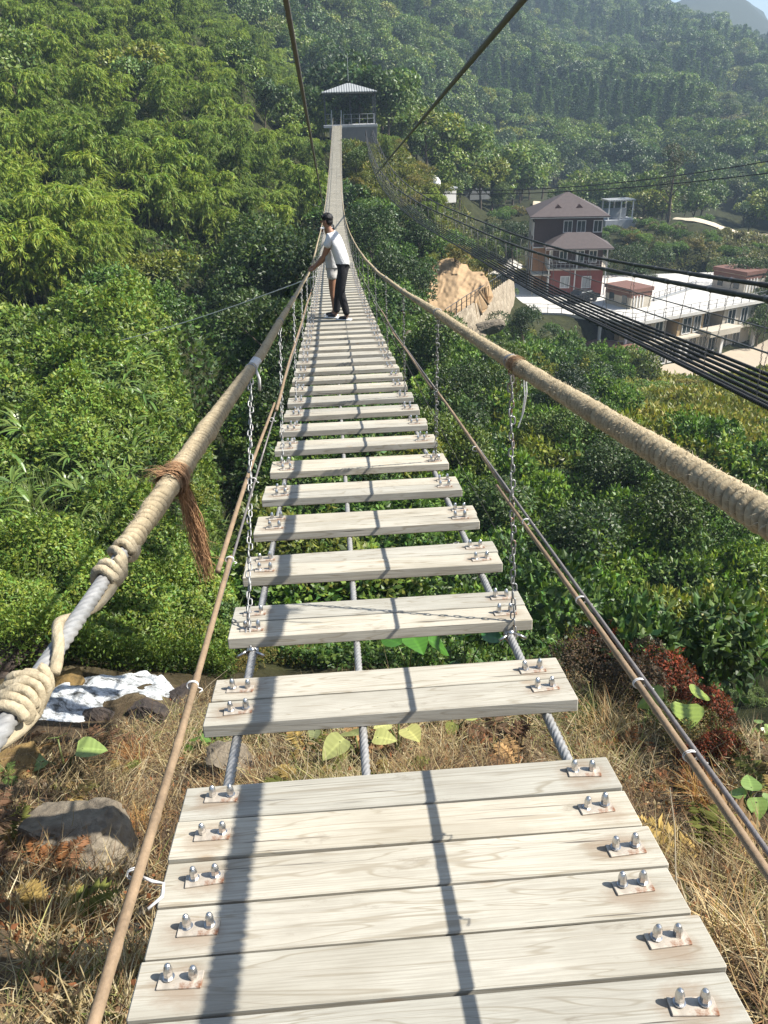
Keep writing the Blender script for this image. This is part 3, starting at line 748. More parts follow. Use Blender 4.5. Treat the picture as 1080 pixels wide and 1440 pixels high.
for x in (-2.85, 0.15, 2.9):
    for y in (-1.3, 4.1):
        if x == .15 and y < 0: continue
        m = MB(); m.box((x, y, 1.62), (.15, .15, 3.3), bev=.01); m.build('post', M_DARKSTEEL, PV)
m = MB()
for y in (-1.3, 4.1): m.box((0, y, 3.22), (6.0, .10, .14))
for x in (-2.85, 2.9): m.box((x, 1.4, 3.22), (.10, 5.2, .14))
m.build('ring_beam', M_DARKSTEEL, PV)
m = MB(); e = 3.18; V = [(-e, -1.75, 3.30), (e, -1.75, 3.30), (e, 4.6, 3.30), (-e, 4.6, 3.30), (-.2, 1.4, 4.22), (.2, 1.4, 4.22), (-e, -1.75, 3.20), (e, -1.75, 3.20), (e, 4.6, 3.20), (-e, 4.6, 3.20)]
m.add(V, [np.array([(0, 1, 5, 4), (2, 3, 4, 5), (0, 6, 7, 1), (1, 7, 8, 2), (2, 8, 9, 3), (3, 9, 6, 0), (9, 8, 7, 6)]), np.array([(1, 2, 5), (3, 0, 4)])])
RF = m.build('roof', M_ROOFG, PV)
m = MB(); m.tube([(0, 1.4, 4.4), (0, 1.4, 7.2)], .030, 6); m.build('lightning_rod', M_GALV, RF)
def railing(pts, h, parent, mat, step=.9, bars=(1.0, .55), r=.022, name='railing'):
    m = MB(); pts = np.asarray(pts, float)
    for a, b in zip(pts[:-1], pts[1:]):
        n = max(1, int(np.linalg.norm(b-a)/step))
        for k in range(n+1):
            p = a+(b-a)*k/n; m.tube([p, p+np.array([0, 0, h])], r*1.3, 5)
        for q in bars: m.tube([a+np.array([0, 0, h*q]), b+np.array([0, 0, h*q])], r, 5)
    return m.build(name, mat, parent)
railing([(-2.85, -1.35, -.03), (-2.2, -1.35, -.03)], 1.1, PV, M_GALV, .4)
railing([(-.75, -1.35, -.03), (2.9, -1.35, -.03), (2.9, 4.1, -.03)], 1.05, PV, M_GALV, .9)
railing([(-2.85, -1.35, -.03), (-2.85, 4.1, -.03)], 1.05, PV, M_GALV, .9)
for x in (-2.1, -1.0):
    m = MB(); m.box((x, -1.25, .72), (.12, .12, 1.5), bev=.01); m.build('cable_post', M_GALV, PV)
# ------------------------------------------------------------------ hotel houses in the valley
M_ROOFB = m_plain('brown_tile_roof', (.078, .060, .056), .7, 0, .25, 3, .25)
M_DARKWOOD = m_plain('dark_timber_cladding', (.055, .030, .024), .65, 0, .3, 4, .2)
M_REDWALL = m_plain('red_painted_wall', (.19, .052, .040), .75, 0, .15, 2, .1)
M_TANBRICK = m_plain('tan_brick_wall', (.36, .185, .085), .85, 0, .2, 3, .3)
M_WHITE = m_plain('white_painted_trim', (.60, .59, .565), .6, 0, .06, 2, .05)
M_GLASS = m_plain('dark_window_glass', (.030, .042, .045), .12, 0, .3, 1.5, 0, .6)
M_TERR = m_plain('white_terrace_screed', (.50, .48, .44), .8, 0, .25, .30, .1)
M_CREAM = m_plain('cream_rendered_wall', (.43, .385, .31), .8, 0, .2, .6, .1)
M_OCHRE = m_plain('ochre_rendered_wall', (.36, .26, .145), .85, 0, .15, .8, .1)
M_BROWNTRIM = m_plain('brown_clad_parapet', (.15, .075, .055), .7, 0, .2, 2, .1)
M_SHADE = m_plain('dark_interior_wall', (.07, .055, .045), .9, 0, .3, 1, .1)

def hip(m, x0, x1, y0, y1, z, h, e, ridge='x', t=.12):
    X0, X1, Y0, Y1 = x0-e, x1+e, y0-e, y1+e; w = (Y1-Y0)/2 if ridge == 'x' else (X1-X0)/2
    cx, cyy = (X0+X1)/2, (Y0+Y1)/2
    if ridge == 'x': r = max(.15, (X1-X0)/2-w); a, b = (cx-r, cyy, z+h), (cx+r, cyy, z+h)
    V = [(X0, Y0, z), (X1, Y0, z), (X1, Y1, z), (X0, Y1, z), a, b, (X0, Y0, z-t), (X1, Y0, z-t), (X1, Y1, z-t), (X0, Y1, z-t)]
    m.add(V, [np.array([(0, 1, 5, 4), (2, 3, 4, 5), (0, 6, 7, 1), (1, 7, 8, 2), (2, 8, 9, 3), (3, 9, 6, 0), (9, 8, 7, 6)]), np.array([(1, 2, 5), (3, 0, 4)])])
def window(parent, c, w, h, axis, mf=None, mg=None, depth=.10, bars=1, fr=.09, name='window'):
    """frame standing proud of a wall; axis: 'x' wall along local x (faces -y), 'y' wall along local y (faces -x)"""
    m = MB(); c = np.array(c, float)
    def bx(du, dz, su, sz, d=depth): 
        m.box(c + (np.array([du, 0, dz]) if axis == 'x' else np.array([0, du, dz])), (su, d, sz) if axis == 'x' else (d, su, sz))
    bx(0, h/2-fr/2, w, fr); bx(0, -h/2+fr/2, w, fr); bx(-w/2+fr/2, 0, fr, h-2*fr); bx(w/2-fr/2, 0, fr, h-2*fr)
    for k in range(bars): bx(-w/2+w*(k+1)/(bars+1), 0, fr*.6, h-2*fr, depth*.8)
    f = m.build(name, mf or M_WHITE, parent)
    g = MB(); o = np.array([0, depth*.15, 0]) if axis == 'x' else np.array([depth*.15, 0, 0])
    g.box(c+o, (w-2*fr, depth*.3, h-2*fr) if axis == 'x' else (depth*.3, w-2*fr, h-2*fr)); g.build('pane', mg or M_GLASS, f)
    return f
def post(parent, x, y, z0, z1, s, mat, name='post'):
    m = MB(); m.box((x, y, (z0+z1)/2), (s, s, z1-z0)); return m.build(name, mat, parent)

ZT, ZB = -20.5, -26.5
HS = tag(empty('brown_house', (26.4, 100.4, ZT), R(-9)), 'three storey brown house with hipped roofs, red lower wall and white framed windows', 'house')
# main block
m = MB(); m.box((2.3, 8.2, 2.65), (8.6, 8.4, 5.3)); m.build('lower_wall', M_TANBRICK, HS)
m = MB(); m.box((2.3, 8.2, 7.2), (8.64, 8.44, 3.8)); m.build('upper_wall', M_DARKWOOD, HS)
m = MB(); hip(m, -2.0, 6.6, 4.0, 12.4, 9.16, 2.5, .75); RF = m.build('roof', M_ROOFB, HS)
m = MB(); m.box((2.3, 8.2, 9.0), (10.0, 9.8, .10)); m.build('eave_board', M_WHITE, RF)
for x in (.9, 3.6):
    m = MB(); m.add([(x-.62, 4.9, 9.85), (x+.62, 4.9, 9.85), (x, 4.9, 10.45), (x, 6.9, 10.45), (x-.62, 6.0, 9.85), (x+.62, 6.0, 9.85)], [np.array([(0, 2, 3, 4), (1, 5, 3, 2)]), np.array([(0, 1, 2)])]); m.build('dormer', M_BROWNTRIM, RF)
for x in (2.2, 3.9, 6.0): window(HS, (x, 3.95, 7.85), 1.15, 1.5, 'x')
for y in (5.2, 6.6, 8.2, 9.8, 11.4): window(HS, (-2.06, y, 7.3), .95, 1.7, 'y')
m = MB(); m.box((2.3, 8.2, 5.30), (8.9, 8.7, .14)); m.build('floor_band', M_WHITE, HS)
for y in (4.3, 8.2, 12.0): post(HS, -2.12, y, 0, 8.4, .12, M_WHITE, 'downpipe')
# front block
m = MB(); m.box((3.3, 2.0, 1.6), (6.6, 4.0, 3.2)); m.build('lower_wall', M_REDWALL, HS)
m = MB(); m.box((3.3, 2.2, 4.45), (6.2, 3.6, 2.5)); m.build('upper_wall', M_DARKWOOD, HS)
m = MB(); hip(m, -.4, 7.0, -.4, 4.0, 5.85, 1.6, .55); RF = m.build('roof', M_ROOFB, HS)
m = MB(); m.box((3.3, 1.8, 5.71), (8.3, 5.3, .09)); m.build('eave_board', M_WHITE, RF)
for x in (1.5, 3.6, 5.2): window(HS, (x, .36, 4.7), 1.05, 1.5, 'x')
for x in (1.9, 4.6): window(HS, (x, -.05, 1.6), 1.2, 1.5, 'x', mg=M_GALV)
for x in (-.25, 3.2, 6.85): post(HS, x, -.30, 3.3, 5.66, .14, M_WHITE)
for x in (-.25, 6.85): post(HS, x, -.30, 0, 3.2, .14, M_WHITE)
post(HS, 3.1, -.07, 0, 3.2, .14, M_WHITE, 'downpipe')
m = MB(); m.box((3.3, 1.7, 3.24), (7.6, 4.6, .16)); m.build('balcony_floor', M_CREAM, HS)
railing([(-.4, 3.8, 3.32), (-.4, -.5, 3.32), (7.0, -.5, 3.32), (7.0, 3.8, 3.32)], 1.0, HS, M_GALV, .5)
m = MB(); m.box((-1.2, .9, 2.55), (2.4, 2.6, .14)); m.box((-2.2, -.2, 1.25), (.12, .12, 2.5)); m.box((-.2, -.2, 1.25), (.12, .12, 2.5)); m.build('porch', M_CREAM, HS)
window(HS, (-.06, 2.6, 1.2), 1.0, 2.2, 'y')
for y in (1.1, 3.0): window(HS, (.14, y, 4.7), 1.0, 1.5, 'y')
m = MB(); m.box((5.0, -.62, .36), (.9, .5, .7), bev=.03); m.build('wall_unit', M_SHADE, HS)

# ---- terrace building
C = np.array([32.4, 85.0]); Dd = np.array([51.0, 93.5]); dirR = (Dd-C)/np.linalg.norm(Dd-C); LR = float(np.linalg.norm(Dd-C)); angR = math.atan2(dirR[1], dirR[0])
HT = tag(empty('terrace_building', (C[0], C[1], ZB), angR), 'cream two storey hotel block with a wide white railed roof terrace beside the brown house', 'building')
def loc(x, y):
    d = np.array([x, y])-C; return np.array([d @ dirR, d @ np.array([-dirR[1], dirR[0]])])
A2, B2, E2, F2 = loc(17.6, 92.5), loc(25.4, 90.3), loc(53.6, 111), loc(24, 112); G2 = loc(16.5, 104)
foot = [(-.5, -.5), (LR+.5, -.5), tuple(E2), tuple(F2), tuple(G2), tuple(A2), tuple(B2)]
m = MB(); m.prism(foot, 5.62, 6.0); m.build('terrace_slab', M_TERR, HT)
foot_in = [(1.5, 3.4), (LR-.6, 3.4), (LR-.6, E2[1]-1), (A2[0]+5, F2[1]-3), (A2[0]+2.5, A2[1]+1.4), (B2[0]+2.2, B2[1]+2.2)]
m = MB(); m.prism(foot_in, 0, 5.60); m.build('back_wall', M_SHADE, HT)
H1 = 3.0
# right facade: storey blocks with recesses
def fblock(x0, x1, z0, z1, y0, mat, d=3.0, name='wall'):
    m = MB(); m.box(((x0+x1)/2, y0+d/2, (z0+z1)/2), (x1-x0, d, z1-z0)); return m.build(name, mat, HT)
fblock(.2, 7.2, 0, H1, 0, M_CREAM); fblock(8.6, LR-.2, 0, H1, .5, M_CREAM)
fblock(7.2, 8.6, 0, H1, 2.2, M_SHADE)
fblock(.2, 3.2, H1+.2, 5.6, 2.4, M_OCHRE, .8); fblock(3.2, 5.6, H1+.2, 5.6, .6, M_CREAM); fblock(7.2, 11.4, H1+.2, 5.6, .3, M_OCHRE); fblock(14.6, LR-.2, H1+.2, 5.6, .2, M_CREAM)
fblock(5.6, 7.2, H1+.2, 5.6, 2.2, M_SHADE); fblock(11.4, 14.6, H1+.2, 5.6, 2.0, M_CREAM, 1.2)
m = MB(); m.box((LR/2, .9, H1+.1), (LR+.4, 3.2, .20)); m.build('floor_band', M_CREAM, HT)
m = MB(); m.box((13.0, -.9, H1+.35), (5.0, 1.9, .7)); m.build('balcony', M_CREAM, HT)
for x in (1.1, 3.1, 4.9, 6.5): window(HT, (x, -.05, 1.45), 1.25, 2.3, 'x', depth=.14, fr=.10)
for x in (10.2, 11.9, 13.6, 15.6, 17.8): window(HT, (x, .45, 1.5), 1.35, 2.2, 'x', depth=.14, fr=.10)
for x in (4.4,): window(HT, (x, .55, 4.3), 1.3, 2.0, 'x', depth=.14)
window(HT, (8.6, .25, 4.3), 1.5, 2.0, 'x', depth=.14); window(HT, (10.3, .25, 4.3), 1.2, 2.0, 'x', depth=.14)
for x in (12.2, 13.7): window(HT, (x, 1.95, 4.3), 1.3, 2.1, 'x', depth=.14)
window(HT, (16.0, .15, 4.3), 1.4, 2.0, 'x', depth=.14); window(HT, (18.2, .15, 4.3), 1.2, 2.0, 'x', depth=.14)
for x in (.35, 7.4, 8.4, 14.4, LR-.3): post(HT, x, -.25, 0, H1, .42, M_WHITE, 'column')
# left side: open porches with slim columns, brown canopy
d2 = np.array(B2)-np.array([-.5, -.5]); l2 = np.linalg.norm(d2); n2 = d2/l2; a2 = math.atan2(n2[1], n2[0]); rz2 = rotz(a2)
def along(q, off=0.0): 
    return np.array([-.3, -.3]) + n2*q + np.array([-n2[1], n2[0]])*off
for q in (1.0, 4.2, 7.6):
    p = along(q, -.35); post(HT, p[0], p[1], 0, 5.6, .26, M_WHITE, 'column')
d3 = np.array(A2)-np.array(B2); n3 = d3/np.linalg.norm(d3)
for q in (2.0, 5.5):
    p = np.array(B2)+n3*q - np.array([-n3[1], n3[0]])*.3; post(HT, p[0], p[1], 1.5, 5.6, .26, M_WHITE, 'column')
m = MB(); p = along(4.2, .35); m.box((p[0], p[1], 3.05), (9.6, 2.4, .55), rot=rz2); m.build('canopy', M_BROWNTRIM, HT)
m = MB(); p = along(2.4, -2.0); m.box((p[0], p[1], 1.5), (4.2, .3, 3.0), rot=rz2); m.build('wall', M_CREAM, HT)
for q, w_ in ((1.3, .9), (3.2, .8)):
    p = along(q, -1.8); m = MB(); m.box((p[0], p[1], 1.3), (w_, .12, 1.9), rot=rz2); m.build('window', M_GLASS, HT)
railing([(-.4, -.4, 6.0), (LR+.4, -.4, 6.0), (E2[0]-.2, E2[1], 6.0)], 1.0, HT, M_DARKSTEEL, 1.4, (1.0, .55), .03)
railing([(-.4, -.4, 6.0), (B2[0], B2[1], 6.0), (A2[0], A2[1], 6.0)], 1.0, HT, M_DARKSTEEL, 1.4, (1.0, .55), .03)
q0 = loc(38, 94.5); q1 = loc(46, 101)
railing([(q0[0], q0[1], 6.0), (q1[0], q1[1], 6.0)], 1.0, HT, M_DARKSTEEL, 1.2, (1.0, .5), .03)
m = MB(); m.box((*((q0+q1)/2), 6.12), (float(np.linalg.norm(q1-q0)), .35, .24), rot=rotz(math.atan2(q1[1]-q0[1], q1[0]-q0[0]))); m.build('kerb', M_GALV, HT)
def stair_head(px, py, w, d, h):
    P = on_level(px, py, ZT); q = loc(P[0], P[1]); m = MB(); m.box((q[0], q[1], 6+h/2), (w, d, h)); r = m.build('stair_house', M_CREAM, HT)
    m = MB(); m.box((q[0], q[1], 6+h+.22), (w+.3, d+.3, .44)); m.box((q[0], q[1], 6+h-.35), (w+.06, d+.06, .5)); m.build('parapet', M_BROWNTRIM, r)
    for k in range(4):
        m = MB(); m.box((q[0]-w/2+.35+k*.5*(w/3.2), q[1]-d/2-.02, 6+h*.42), (.16, .10, h*.75)); m.build('fin', M_WHITE, r)
    for k in (-.25, .25):
        m = MB(); m.box((q[0]-w/2-.02, q[1]+k*d, 6+h*.5), (.10, .8, h*.55)); m.build('window', M_GLASS, r)
stair_head(882, 428, 3.2, 4.4, 1.9); stair_head(1036, 407, 3.6, 5.0, 2.3)

# ---- parked car in the yard
M_CARP = m_plain('black_car_paint', (.020, .022, .024), .25, .1, .1, 3, 0, .6)
M_TYRE = m_plain('tyre_rubber', (.02, .02, .02), .8, 0, .2, 8, .1)
CRp = on_level(818, 424, ZT)
CA = tag(empty('parked_car', (CRp[0], CRp[1], ZT), R(25)), 'black car parked in the white yard in front of the brown house', 'car')
m = MB(); sec = [(-2.15, .45), (-2.2, .8), (-1.9, .98), (-1.25, 1.02), (-.75, 1.45), (.75, 1.48), (1.35, 1.05), (2.0, .92), (2.2, .75), (2.15, .42)]
V = []; n = len(sec)
for yy, f in ((-.86, 1), (.86, 1)):
    V += [(x, yy*(.86 if z > 1.2 else 1), z) for x, z in sec]
m.add(V, [np.array([(i, i+1, n+i+1, n+i) for i in range(n-1)]+[(n-1, 0, n, 2*n-1)]), np.array([list(range(n-1, -1, -1)), list(range(n, 2*n))])]); BD = m.build('body', M_CARP, CA)
m = MB()
for sy in (-1, 1): m.add([(-1.1, sy*.83, 1.06), (1.15, sy*.83, 1.06), (.7, sy*.77, 1.40), (-.72, sy*.77, 1.38)], np.array([(0, 1, 2, 3)]))
m.add([(1.02, -.7, 1.24), (1.02, .7, 1.24), (.80, .66, 1.47), (.80, -.66, 1.47)], np.array([(0, 1, 2, 3)])); m.build('window', M_GALV, BD)
for x in (-1.35, 1.35):
    for y in (-.8, .8): m = MB(); m.lathe([(.18, -.1), (.31, -.1), (.33, -.06), (.33, .06), (.31, .1), (.18, .1)], (x, y, .33), 14, rot=rotx(math.pi/2)); m.build('wheel', M_TYRE, CA)

# ---- other small buildings
P = back(662, 247, 150); HO = tag(empty('old_house', (P[0], P[1], P[2]-2.4), R(8)), 'low old farmhouse with a grey tiled roof and white chimney among dark trees', 'house')
m = MB(); m.box((0, 2, 1.0), (7.0, 5.0, 5.2)); m.build('wall', M_CONC, HO)
m = MB(); hip(m, -3.7, 3.7, -.5, 4.5, 3.7, 1.5, .6); RF = m.build('roof', M_ROOFG, HO)
m = MB(); m.box((.5, 2.0, 5.6), (.7, .7, 1.5)); m.build('chimney', M_WHITE, RF)
m = MB(); m.box((2.8, .2, 4.35), (2.6, 1.2, .16)); m.build('parapet', M_WHITE, RF)
P = back(867, 306, 146); SH = tag(empty('shelter', (P[0], P[1], P[2]), R(5)), 'small flat roofed shelter on posts beside the pale track behind the hotel', 'shelter')
m = MB(); m.box((0, 0, 2.9), (4.8, 3.4, .22)); m.build('roof', M_ROOFG, SH)
for x in (-2.1, 0, 2.1):
    for y in (-1.4, 1.4): post(SH, x, y, -1, 2.8, .18, M_WHITE)
m = MB(); m.box((0, 1.3, .4), (4.4, .2, 2.0)); m.box((0, 0, -2.3), (5.6, 4.2, 4.3)); m.build('wall', M_CONC, SH)
P = back(611, 252, 104); TK = tag(empty('water_tank', (P[0], P[1], P[2]-1.4)), 'small white domed tank poking out of the yellow green shrubs', 'tank')
m = MB(); m.lathe([(.75, -1), (.78, .9), (.72, 1.25), (.45, 1.6), (.02, 1.72)], seg=16); m.build('shell', M_WHITE, TK, smooth=True); m = MB(); m.lathe([(.2, 1.66), (.2, 1.82), (.02, 1.86)], seg=10); m.build('lid', M_WHITE, TK)
P = back(629, 268, 103); HU = tag(empty('tomb', (P[0], P[1], P[2]-1.2), R(20)), 'small pale stone tomb half hidden in the shrubs under the white tank', 'tomb')
m = MB(); m.box((0, 0, .6), (1.9, 1.2, 1.6), bev=.05); m.build('block', M_PALECONC, HU); m = MB(); m.box((0, 0, 1.5), (2.2, 1.4, .2), bev=.04); m.build('cap', M_CONC, HU)
P = back(642, 93, 300); HU = tag(empty('white_hut', (P[0], P[1], P[2]-3), R(-10)), 'tiny white hut showing among the trees high on the far hillside', 'hut')
m = MB(); m.box((0, 0, 1), (3.4, 3.4, 4.6)); m.build('wall', M_WHITE, HU); m = MB(); m.box((0, 0, 3.45), (4.0, 4.0, .3)); m.build('roof', M_PALECONC, HU)

# ---- paths, bank, retaining wall (draped over the ground)
def drape(name, pts, widths, lift, mat, step=.8, nx=8, kind='structure'):
    pts = np.asarray(pts, float); L = np.r_[0, np.cumsum(np.linalg.norm(np.diff(pts, axis=0), axis=1))]; t = np.arange(0, L[-1]+step, step)
    P = np.stack([np.interp(t, L, pts[:, k]) for k in range(2)], 1); w_ = np.interp(t, L, widths); T = np.gradient(P, axis=0); T /= np.linalg.norm(T, axis=1)[:, None]; N = np.stack([-T[:, 1], T[:, 0]], 1)
    u = np.linspace(-.5, .5, nx); wob = vnoise(t, t*0, 3.0)*.5
    Q = P[:, None]+N[:, None]*(u[None, :, None]*(w_*(1+wob*.3))[:, None, None]+0); z = ground(Q[..., 0].ravel(), Q[..., 1].ravel()).reshape(Q.shape[:2]); zz = z+lift*np.cos(u*np.pi*.98)[None, :]**.3
    n = len(t); i = np.arange(n-1)[:, None]*nx; j = np.arange(nx-1)[None]
    m = MB(); m.add(np.concatenate([Q, zz[..., None]], 2).reshape(-1, 3), np.stack([i+j, i+nx+j, i+nx+j+1, i+j+1], -1).reshape(-1, 4))
    return tag(m.build(name, mat, smooth=True), kind=kind)
def gp(px, py): h = hit(px, py); return (h[0], h[1])
M_TRACK = m_plain('pale_sandy_track', (.48, .41, .30), .95, 0, .15, .8, .3)
M_CPATH = m_plain('pale_concrete_path', (.47, .445, .405), .9, 0, .12, 1.2, .2)
M_BANK = m_plain('orange_eroded_earth', (.33, .225, .125), .95, 0, .32, .9, .8)
P0 = [back(1090, 326, 150), back(1040, 322, 151), back(985, 316, 151), back(955, 308, 154)]
drape('track', [(p[0], p[1]) for p in P0], [5, 6, 6, 3.5], .6, M_TRACK)
drape('track', [(p[0], p[1]) for p in (back(905, 304, 152), back(875, 296, 152), back(845, 290, 152), back(800, 283, 152), back(750, 283, 152))], [3, 4, 5, 6, 5], .6, M_TRACK)
P0 = [back(686, 425, 92), back(700, 395, 98), back(705, 360, 106), back(690, 335, 116), back(730, 318, 124)]
drape('path', [(p[0], p[1]) for p in P0], [2.6, 2.4, 2.0, 2.2, 2.5], .35, M_CPATH)
drape('yard', [(16, 93), (19, 97), (24, 102), (27, 112)], [6, 9, 10, 8], .12, M_CPATH)
drape('forecourt', [(30, 83.5), (38, 84.5), (48, 88), (56, 92)], [4, 5, 6, 5], .12, m_plain('tan_paving', (.37, .31, .23), .9, 0, .1, 1, .2))
bp = [back(665, 402, 80), back(642, 395, 80), back(618, 385, 82), back(600, 415, 75)]
# ------------------------------------------------------------------ the two visitors on the boards
M_SKIN = m_plain('tanned_skin', (.27, .14, .085), .55, 0, .08, 8, .05)
M_SHIRT = m_plain('white_cotton_shirt', (.60, .60, .595), .85, 0, .10, 7, 1.0)
M_TROUS = m_plain('black_trousers', (.016, .016, .018), .8, 0, .5, 9, 1.0)
M_HAIR = m_plain('black_hair', (.010, .009, .009), .5, 0, .3, 60, .4)
M_SHOE = m_plain('black_shoe', (.02, .02, .022), .5, 0, .3, 20, .1)
M_SOLE = m_plain('white_sole', (.66, .66, .64), .7, 0, .05, 20, .05)
M_SHORT = m_plain('pale_shorts', (.46, .445, .42), .85, 0, .06, 14, .2)

def skin_mesh(name, verts, edges, radii, mat, parent, root=0, sub=2):
    me = bpy.data.meshes.new(name); me.from_pydata([tuple(v) for v in verts], edges, []); o = bpy.data.objects.new(name, me); COL.objects.link(o)
    md = o.modifiers.new('skin', 'SKIN'); md.use_smooth_shade = True
    sv = me.skin_vertices[0].data
    for i, r in enumerate(radii):
        sv[i].radius = r if isinstance(r, tuple) else (r, r); sv[i].use_root = (i == root)
    sb = o.modifiers.new('sub', 'SUBSURF'); sb.levels = sub; sb.render_levels = sub
    me.materials.append(mat)
    dg = bpy.context.evaluated_depsgraph_get(); m2 = bpy.data.meshes.new_from_object(o.evaluated_get(dg)); m2.name = name
    bpy.data.objects.remove(o)
    m2.polygons.foreach_set('use_smooth', np.ones(len(m2.polygons), bool))
    if not m2.materials: m2.materials.append(mat)
    q = bpy.data.objects.new(name, m2); COL.objects.link(q); q.parent = parent
    return q
class Sk:
    def __init__(self): self.v = []; self.e = []; self.r = []
    def p(self, co, r, frm=None):
        self.v.append(np.array(co, float)); self.r.append(r); i = len(self.v)-1
        if frm is not None: self.e.append((frm, i))
        return i
def lerp(a, b, t): return np.array(a)*(1-t)+np.array(b)*t

def person(root, J, sc=1.0, head_r=.088):
    """J: joint positions in the person's frame. One continuous skinned body, five fingers on each hand."""
    B = Sk(); pel = B.p(J['pelvis'], (.085, .08)); wa = B.p(J['waist'], (.105, .085), pel); ch = B.p(J['chest'], (.105, .080), wa); sh = B.p(J['neckbase'], (.075, .065), ch)
    nk = B.p(J['neck'], .048, sh); hb = B.p(J['skull0'], (.062, .07), nk); hm = B.p(J['skull1'], (.074, .092), hb); ht = B.p(J['skull2'], (.060, .075), hm)
    for s in 'LR':
        a = B.p(J['sho'+s], .046, ch); e = B.p(J['elb'+s], .038, B.p(lerp(J['sho'+s], J['elb'+s], .5), .045, a)); w_ = B.p(J['wri'+s], .024, B.p(lerp(J['elb'+s], J['wri'+s], .45), .034, e))
        d = J['wri'+s]-J['elb'+s]; d = d/np.linalg.norm(d); hd = J['hand'+s]-J['wri'+s]; hd = hd/np.linalg.norm(hd)
        pm = B.p(J['wri'+s]+hd*.055, (.036, .018), w_)
        side = np.cross(hd, J['up'+s]); side /= np.linalg.norm(side); dn = np.cross(side, hd)*(1 if np.cross(side, hd)[2] < 0 else -1)
        for k, (off, ln) in enumerate(((-.028, .062), (-.010, .072), (.009, .068), (.027, .052))):
            b0 = J['wri'+s]+hd*.085+side*off; k1 = b0+hd*ln*.35+dn*.010; k2 = k1+hd*ln*.25+dn*.026; k3 = k2-hd*.004+dn*.022
            B.p(k3, .0065, B.p(k2, .0078, B.p(k1, .0088, B.p(b0, .0095, pm))))
        t0 = J['wri'+s]+hd*.03+side*.033; B.p(t0+hd*.035+side*.022+dn*.035, .008, B.p(t0+hd*.02+side*.016+dn*.015, .0095, B.p(t0, .011, pm)))
    for s in 'LR':
        h = B.p(J['hip'+s], .078, pel); k = B.p(J['kne'+s], .054, B.p(lerp(J['hip'+s], J['kne'+s], .5), .074, h)); c = B.p(lerp(J['kne'+s], J['ank'+s], .35)-np.array(J['fwd'])*.012, .052, k); a = B.p(J['ank'+s], .034, c)
        f = np.array(J['fwd']); B.p(J['ank'+s]+f*.15+np.array([0, 0, -.055]), .026, B.p(J['ank'+s]+f*.06+np.array([0, 0, -.045]), .034, a))
    return skin_mesh('body', B.v, B.e, B.r, M_SKIN, root)

s0 = 12.0; p0 = at(s0); xc = p0[0]; PK = .88
def Wp(x, y, z): return np.array([x, y, z])
# man: leans on the left handrail, body turned to the left (-X), seen from behind-right
MAN = tag(empty('person', (xc+.04, s0, p0[2])), 'person in white T-shirt and black trousers leaning with one arm on the left handrail', 'person')
MAN.scale = (PK,)*3; rail = (railL(s0) - np.array([xc+.04, s0, p0[2]]))/PK
f_ = np.array([-.93, .36, 0]); f_ /= np.linalg.norm(f_)
J = dict(fwd=f_, pelvis=Wp(.05, 0, .90), waist=Wp(.01, .01, 1.08), chest=Wp(-.075, .03, 1.29), neckbase=Wp(-.135, .05, 1.445), neck=Wp(-.165, .06, 1.50), skull0=Wp(-.195, .07, 1.56), skull1=Wp(-.200, .075, 1.635), skull2=Wp(-.195, .075, 1.695),
         shoL=Wp(-.155, -.125, 1.385), elbL=Wp(-.30, -.165, 1.12), wriL=Wp(-.415, -.07, .90), shoR=Wp(-.06, .215, 1.39), elbR=Wp(-.25, .30, 1.15), wriR=Wp(-.40, .22, .90),
         hipL=Wp(.035, -.085, .88), kneL=Wp(-.02, -.10, .49), ankL=Wp(.075, -.12, .085), hipR=Wp(.05, .085, .88), kneR=Wp(-.055, .11, .49), ankR=Wp(-.115, .08, .085))
J['handL'] = rail+np.array([-.02, -.05, .03]); J['handR'] = rail+np.array([-.02, .24, .03])
J['wriL'] = rail+np.array([.085, -.055, .060]); J['wriR'] = rail+np.array([.085, .235, .060]); J['upL'] = J['upR'] = np.array([0, 0, 1.0])
J['elbL'] = lerp(J['shoL'], J['wriL'], .52)+np.array([.03, -.03, -.04]); J['elbR'] = lerp(J['shoR'], J['wriR'], .52)+np.array([.03, .02, -.04])
BODY = person(MAN, J)
def clothe(J, root, short=False):
    B = Sk(); hem = B.p(lerp(J['pelvis'], J['waist'], -.50), (.168, .140)); a = B.p(J['waist'], (.158, .126), hem); c = B.p(J['chest'], (.158, .120), a); n = B.p(lerp(J['chest'], J['neckbase'], .95), (.088, .078), c)
    for s in 'LR':
        q = B.p(J['sho'+s]+np.array([0, 0, .0]), .076, c); B.p(lerp(J['sho'+s], J['elb'+s], .55), .070, B.p(lerp(J['sho'+s], J['elb'+s], .25), .072, q))
    skin_mesh('shirt', B.v, B.e, B.r, M_SHIRT, root)
clothe(J, MAN)
B = Sk(); pel = B.p(J['pelvis']+np.array([0, 0, .11]), (.112, .105))
for s in 'LR':
    h = B.p(J['hip'+s]+np.array([0, 0, -.05]), .098, pel); k = B.p(J['kne'+s], .076, B.p(lerp(J['hip'+s], J['kne'+s], .5), .092, h)); B.p(J['ank'+s]+np.array([0, 0, .0]), .062, B.p(lerp(J['kne'+s], J['ank'+s], .55), .070, k))
skin_mesh('trousers', B.v, B.e, B.r, M_TROUS, MAN)
